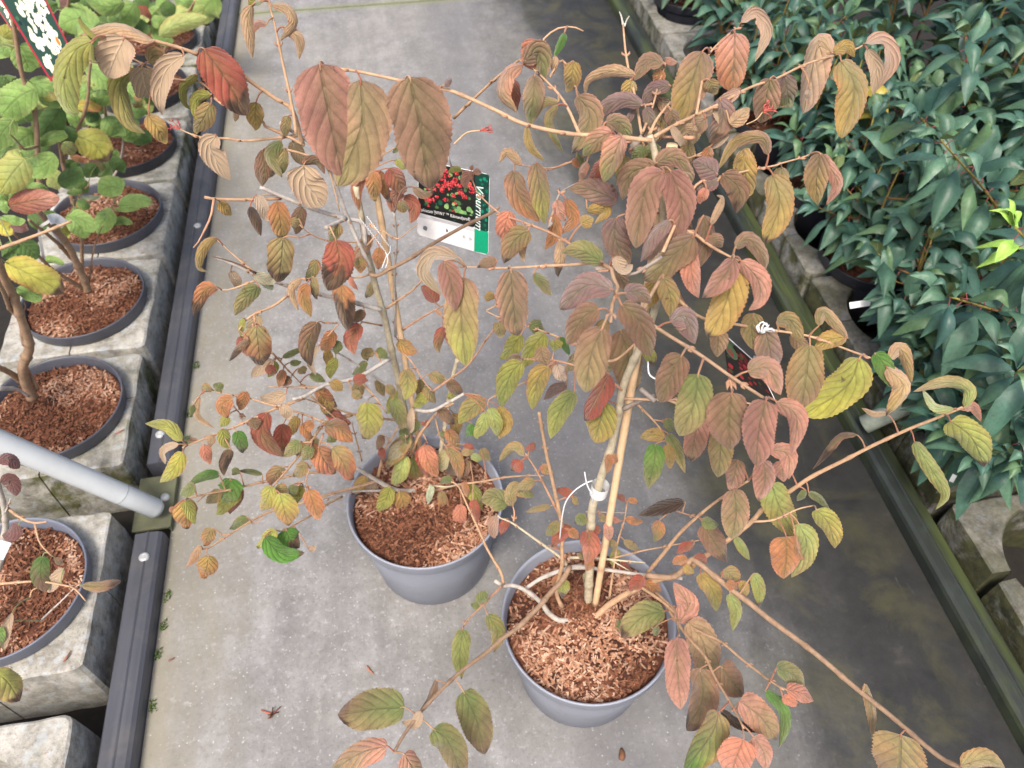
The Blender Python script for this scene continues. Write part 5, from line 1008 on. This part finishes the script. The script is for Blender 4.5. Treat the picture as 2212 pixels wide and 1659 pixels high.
strip_label([a4('B4', 810, 950, 1.80), a4('B4', 1000, 925, 1.79), a4('B4', 1200, 925, 1.78)], .014, 'white strip label lying by the first laurel pot rim')
strip_label([a4('A4', 205, 310, 2.42), a4('A4', 290, 250, 2.38), a4('A4', 390, 120, 2.34)], .028, 'white upright label among the upper left laurel leaves', )
strip_label([a4('A4', 135, 620, 2.45), a4('A4', 175, 480, 2.4), a4('A4', 210, 340, 2.33)], .010, 'thin pale label stem below the upright white label')
strip_label([a4('B4', 2040, 1090, 1.62), a4('B4', 2230, 1020, 1.60)], .030, 'broad white label at the right edge between laurel leaves')
strip_label([a4('C4', 1625, 860, 1.52), a4('C4', 1655, 805, 1.50)], .008, 'small white label tip standing above the mossy block')
strip_label([a4('C1', -30, 1395, 1.24), a4('C1', 60, 1420, 1.25)], .028, 'small white price label at the left edge over the nearest left pot')
strip_label([a4('B1', 395, 260, 1.6), a4('B1', 450, 250, 1.62), a4('B1', 520, 300, 1.64)], .020, 'white loop label on the stems of the third left shrub')
strip_label([a4('B1', 395, 270, 1.62), a4('B1', 320, 330, 1.66), a4('B1', 330, 450, 1.7), a4('B1', 355, 580, 1.75)], .006, 'pale label tail hanging down over the third left pot')
# white loop label round the front stem, and the wire ties
def wire(pts, rad, label, name, cat, m='white', cl=12):
    mb = MB(); mb.tube(smooth_path(pts, cl), rad, 7, WHT); o = mb.build(name, M[m], None); put(o, pts[0]); tag(o, label, cat); return o
st_p = a4('C3', 800, 920, 1.148); mb = MB()
ax = (a4('C3', 830, 800, 1.12)-a4('C3', 770, 1000, 1.165)).normalized(); uu = ax.orthogonal().normalized(); vv = ax.cross(uu)
t = thing('loop_label', 'white loop label wrapped round the front stem with a long curved tail', 'plant label', st_p)
ring = [st_p+(uu*math.cos(k*.3142)+vv*math.sin(k*.3142))*.0128 for k in range(21)]; vs = []
for q_ in ring: vs += [q_-ax*.011, q_+ax*.011]
mb.add(vs, [(2*i, 2*i+2, 2*i+3, 2*i+1) for i in range(20)], WHT); part(mb, 'band', M['white'], t)
mb = MB(); mb.tube(smooth_path([a4('C3', 745, 850, 1.12), a4('C3', 690, 870, 1.12), a4('C3', 600, 930, 1.13), a4('C3', 530, 1020, 1.15), a4('C3', 500, 1140, 1.17), a4('C3', 480, 1320, 1.22)], 24), .0010, 7, WHT); mb.tube(smooth_path([a4('C3', 680, 780, 1.11), a4('C3', 700, 880, 1.115), a4('C3', 740, 960, 1.12)], 10), .0009, 7, WHT)
mb.tube(smooth_path([a4('C3', 750, 970, 1.13), a4('C3', 730, 1080, 1.17), a4('C3', 720, 1210, 1.2)], 10), .0009, 7, WHT); part(mb, 'tail', M['white'], t)
def coil(A, B, r, turns, n=60):
    out = []; T = (B-A); u_ = T.orthogonal().normalized(); w_ = T.normalized().cross(u_)
    for i in range(n): a = 6.283*turns*i/(n-1); out.append(A.lerp(B, i/(n-1))+(u_*math.cos(a)+w_*math.sin(a))*r)
    return out
t = thing('wire_tie', 'twisted silver wire tie between the back stem and its bamboo cane', 'wire tie', a4('B2', 1095, 540, 1.09)); mb = MB()
for A_, B_ in (((880, 240, 1.115), (1095, 520, 1.085)), ((940, 230, 1.12), (1120, 470, 1.08))):
    mb.tube(coil(a4('B2', *A_), a4('B2', *B_),   .0007, 16, 130), .00035, 5, lin((205, 208, 212)))
mb.tube(smooth_path([a4('B2', 1130, 470, 1.075), a4('B2', 1125, 520, 1.065), a4('B2', 1095, 560, 1.065), a4('B2', 1060, 650, 1.07)], 12), .0007, 6, WHT); mb.tube(smooth_path([a4('B2', 1090, 520, 1.065), a4('B2', 1110, 580, 1.065), a4('B2', 1090, 650, 1.07)], 10), .0007, 6, WHT); part(mb, 'twist', M['white'], t)
t = thing('wire_tie', 'knotted white wire tie on the right branch of the front shrub', 'wire tie', a4('B4', 130, 1135, .815)); mb = MB()
for k in range(5):
    rv = random.Random(k); c = a4('B4', 110+12*k, 1125+5*k, .812); mb.tube([c+Vector((.0045*math.cos(j*.7+k), .004*math.sin(j*.7+k*2), .004*math.sin(j*.7+k))) for j in range(10)], .0009, 5, WHT)
mb.tube(smooth_path([a4('B4', 80, 1165, .815), a4('B4', 60, 1125, .812), a4('B4', 75, 1105, .812)], 8), .001, 5, WHT); part(mb, 'knot', M['white'], t)
wire([a4('B4', 45, 1360, .86), a4('B4', 40, 1400, .85), a4('B4', 30, 1425, .85)], .0013, 'short white tie end standing on the red flowered tag', 'tie_end', 'wire tie')
wire([a4('B3', 1190, 1400, .75), a4('B3', 1200, 1500, .75), a4('B3', 1260, 1545, .75), a4('B3', 1330, 1575, .75)], .0007, 'loose white thread beside the round brown leaves of the front shrub', 'loose_thread', 'thread')

# ------------------------------------------------------------------ litter and moss on the floor
def debris(reg, x, y, L, ang, label, cat, name, col, z=.0015, wd=.004):
    c = at_z(*px(reg, x, y), z); mb = MB(); dx, dy = math.cos(ang)*L/2, math.sin(ang)*L/2
    mb.tube(smooth_path([c-Vector((dx, dy, 0)), c+Vector((dy*.15, -dx*.15, .002)), c+Vector((dx, dy, .001))], 8), [wd*.3, wd*.45, wd*.5, wd*.5, wd*.45, wd*.4, wd*.3, wd*.15], 6, col)
    o = mb.build(name, M['bark'], None); put(o, (c.x, c.y, 0)); tag(o, label, cat); return o
t = thing('fallen_stalk', 'broken red brown flower stalk lying on the concrete at the lower left', 'plant litter', at_z(*px('D2', 170, 1220), 0)); mb = MB(); c = at_z(*px('D2', 180, 1225), .003); rnd = random.Random(2)
mb.tube([at_z(*px('D2', 90, 1195), .002), c], [.0012, .0018], 6, lin((176, 96, 76)))
for k in range(9): mb.tube([c, c+Vector((rnd.uniform(-.012, .016), rnd.uniform(-.012, .012), rnd.uniform(0, .008)))], [.0016, .001], 6, rnd.choice([lin((120, 70, 54)), lin((70, 48, 40)), lin((96, 70, 48))]))
part(mb, 'stalk', M['bark'], t)
debris('D2', 968, 870, .022, -1.0, 'thin orange bark sliver on the concrete left of the front pot', 'plant litter', 'bark_sliver', lin((170, 112, 86)))
debris('D3', 975, 1550, .020, 1.3, 'small brown fallen leaf at the bottom centre of the floor', 'plant litter', 'fallen_leaf', lin((112, 78, 56)), wd=.012)
debris('D1', 1380, 785, .012, .3, 'rust red crumb of bark on the floor right of the near rail', 'plant litter', 'bark_crumb', lin((130, 90, 78)))
debris('D1', 540, 760, .022, 1.1, 'rust coloured bark chip on the nearest left block', 'plant litter', 'bark_chip', lin((150, 104, 86)), z=.097)
debris('C1', 965, 455, .020, .4, 'pinkish bark chip on the mossy block above the pipe', 'plant litter', 'bark_chip', lin((170, 120, 104)), z=.097)
for lst, lab in ((((-.578, .70), (-.577, .82), (-.576, .60), (-.577, .76)), 'tiny green moss tufts along the near left rail'), (((-.577, 1.22), (-.577, 1.46), (-.579, 1.3)), 'tiny green moss tufts along the far left rail')):
    mb = MB()
    for x, y in lst:
        for k in range(26):
            p_ = Vector((x+random.uniform(-.004, .008), y+random.uniform(-.012, .012), .001)); mb.tube([p_, p_+Vector((random.uniform(-.004, .006), random.uniform(-.004, .004), random.uniform(.003, .007)))], [.0012, .0004], 4, mixc(lin((60, 96, 30)), lin((100, 130, 50)), random.random()))
    o = mb.build('moss', M['moss'], None); o['kind'] = 'stuff'; o['label'] = lab; o['category'] = 'moss'
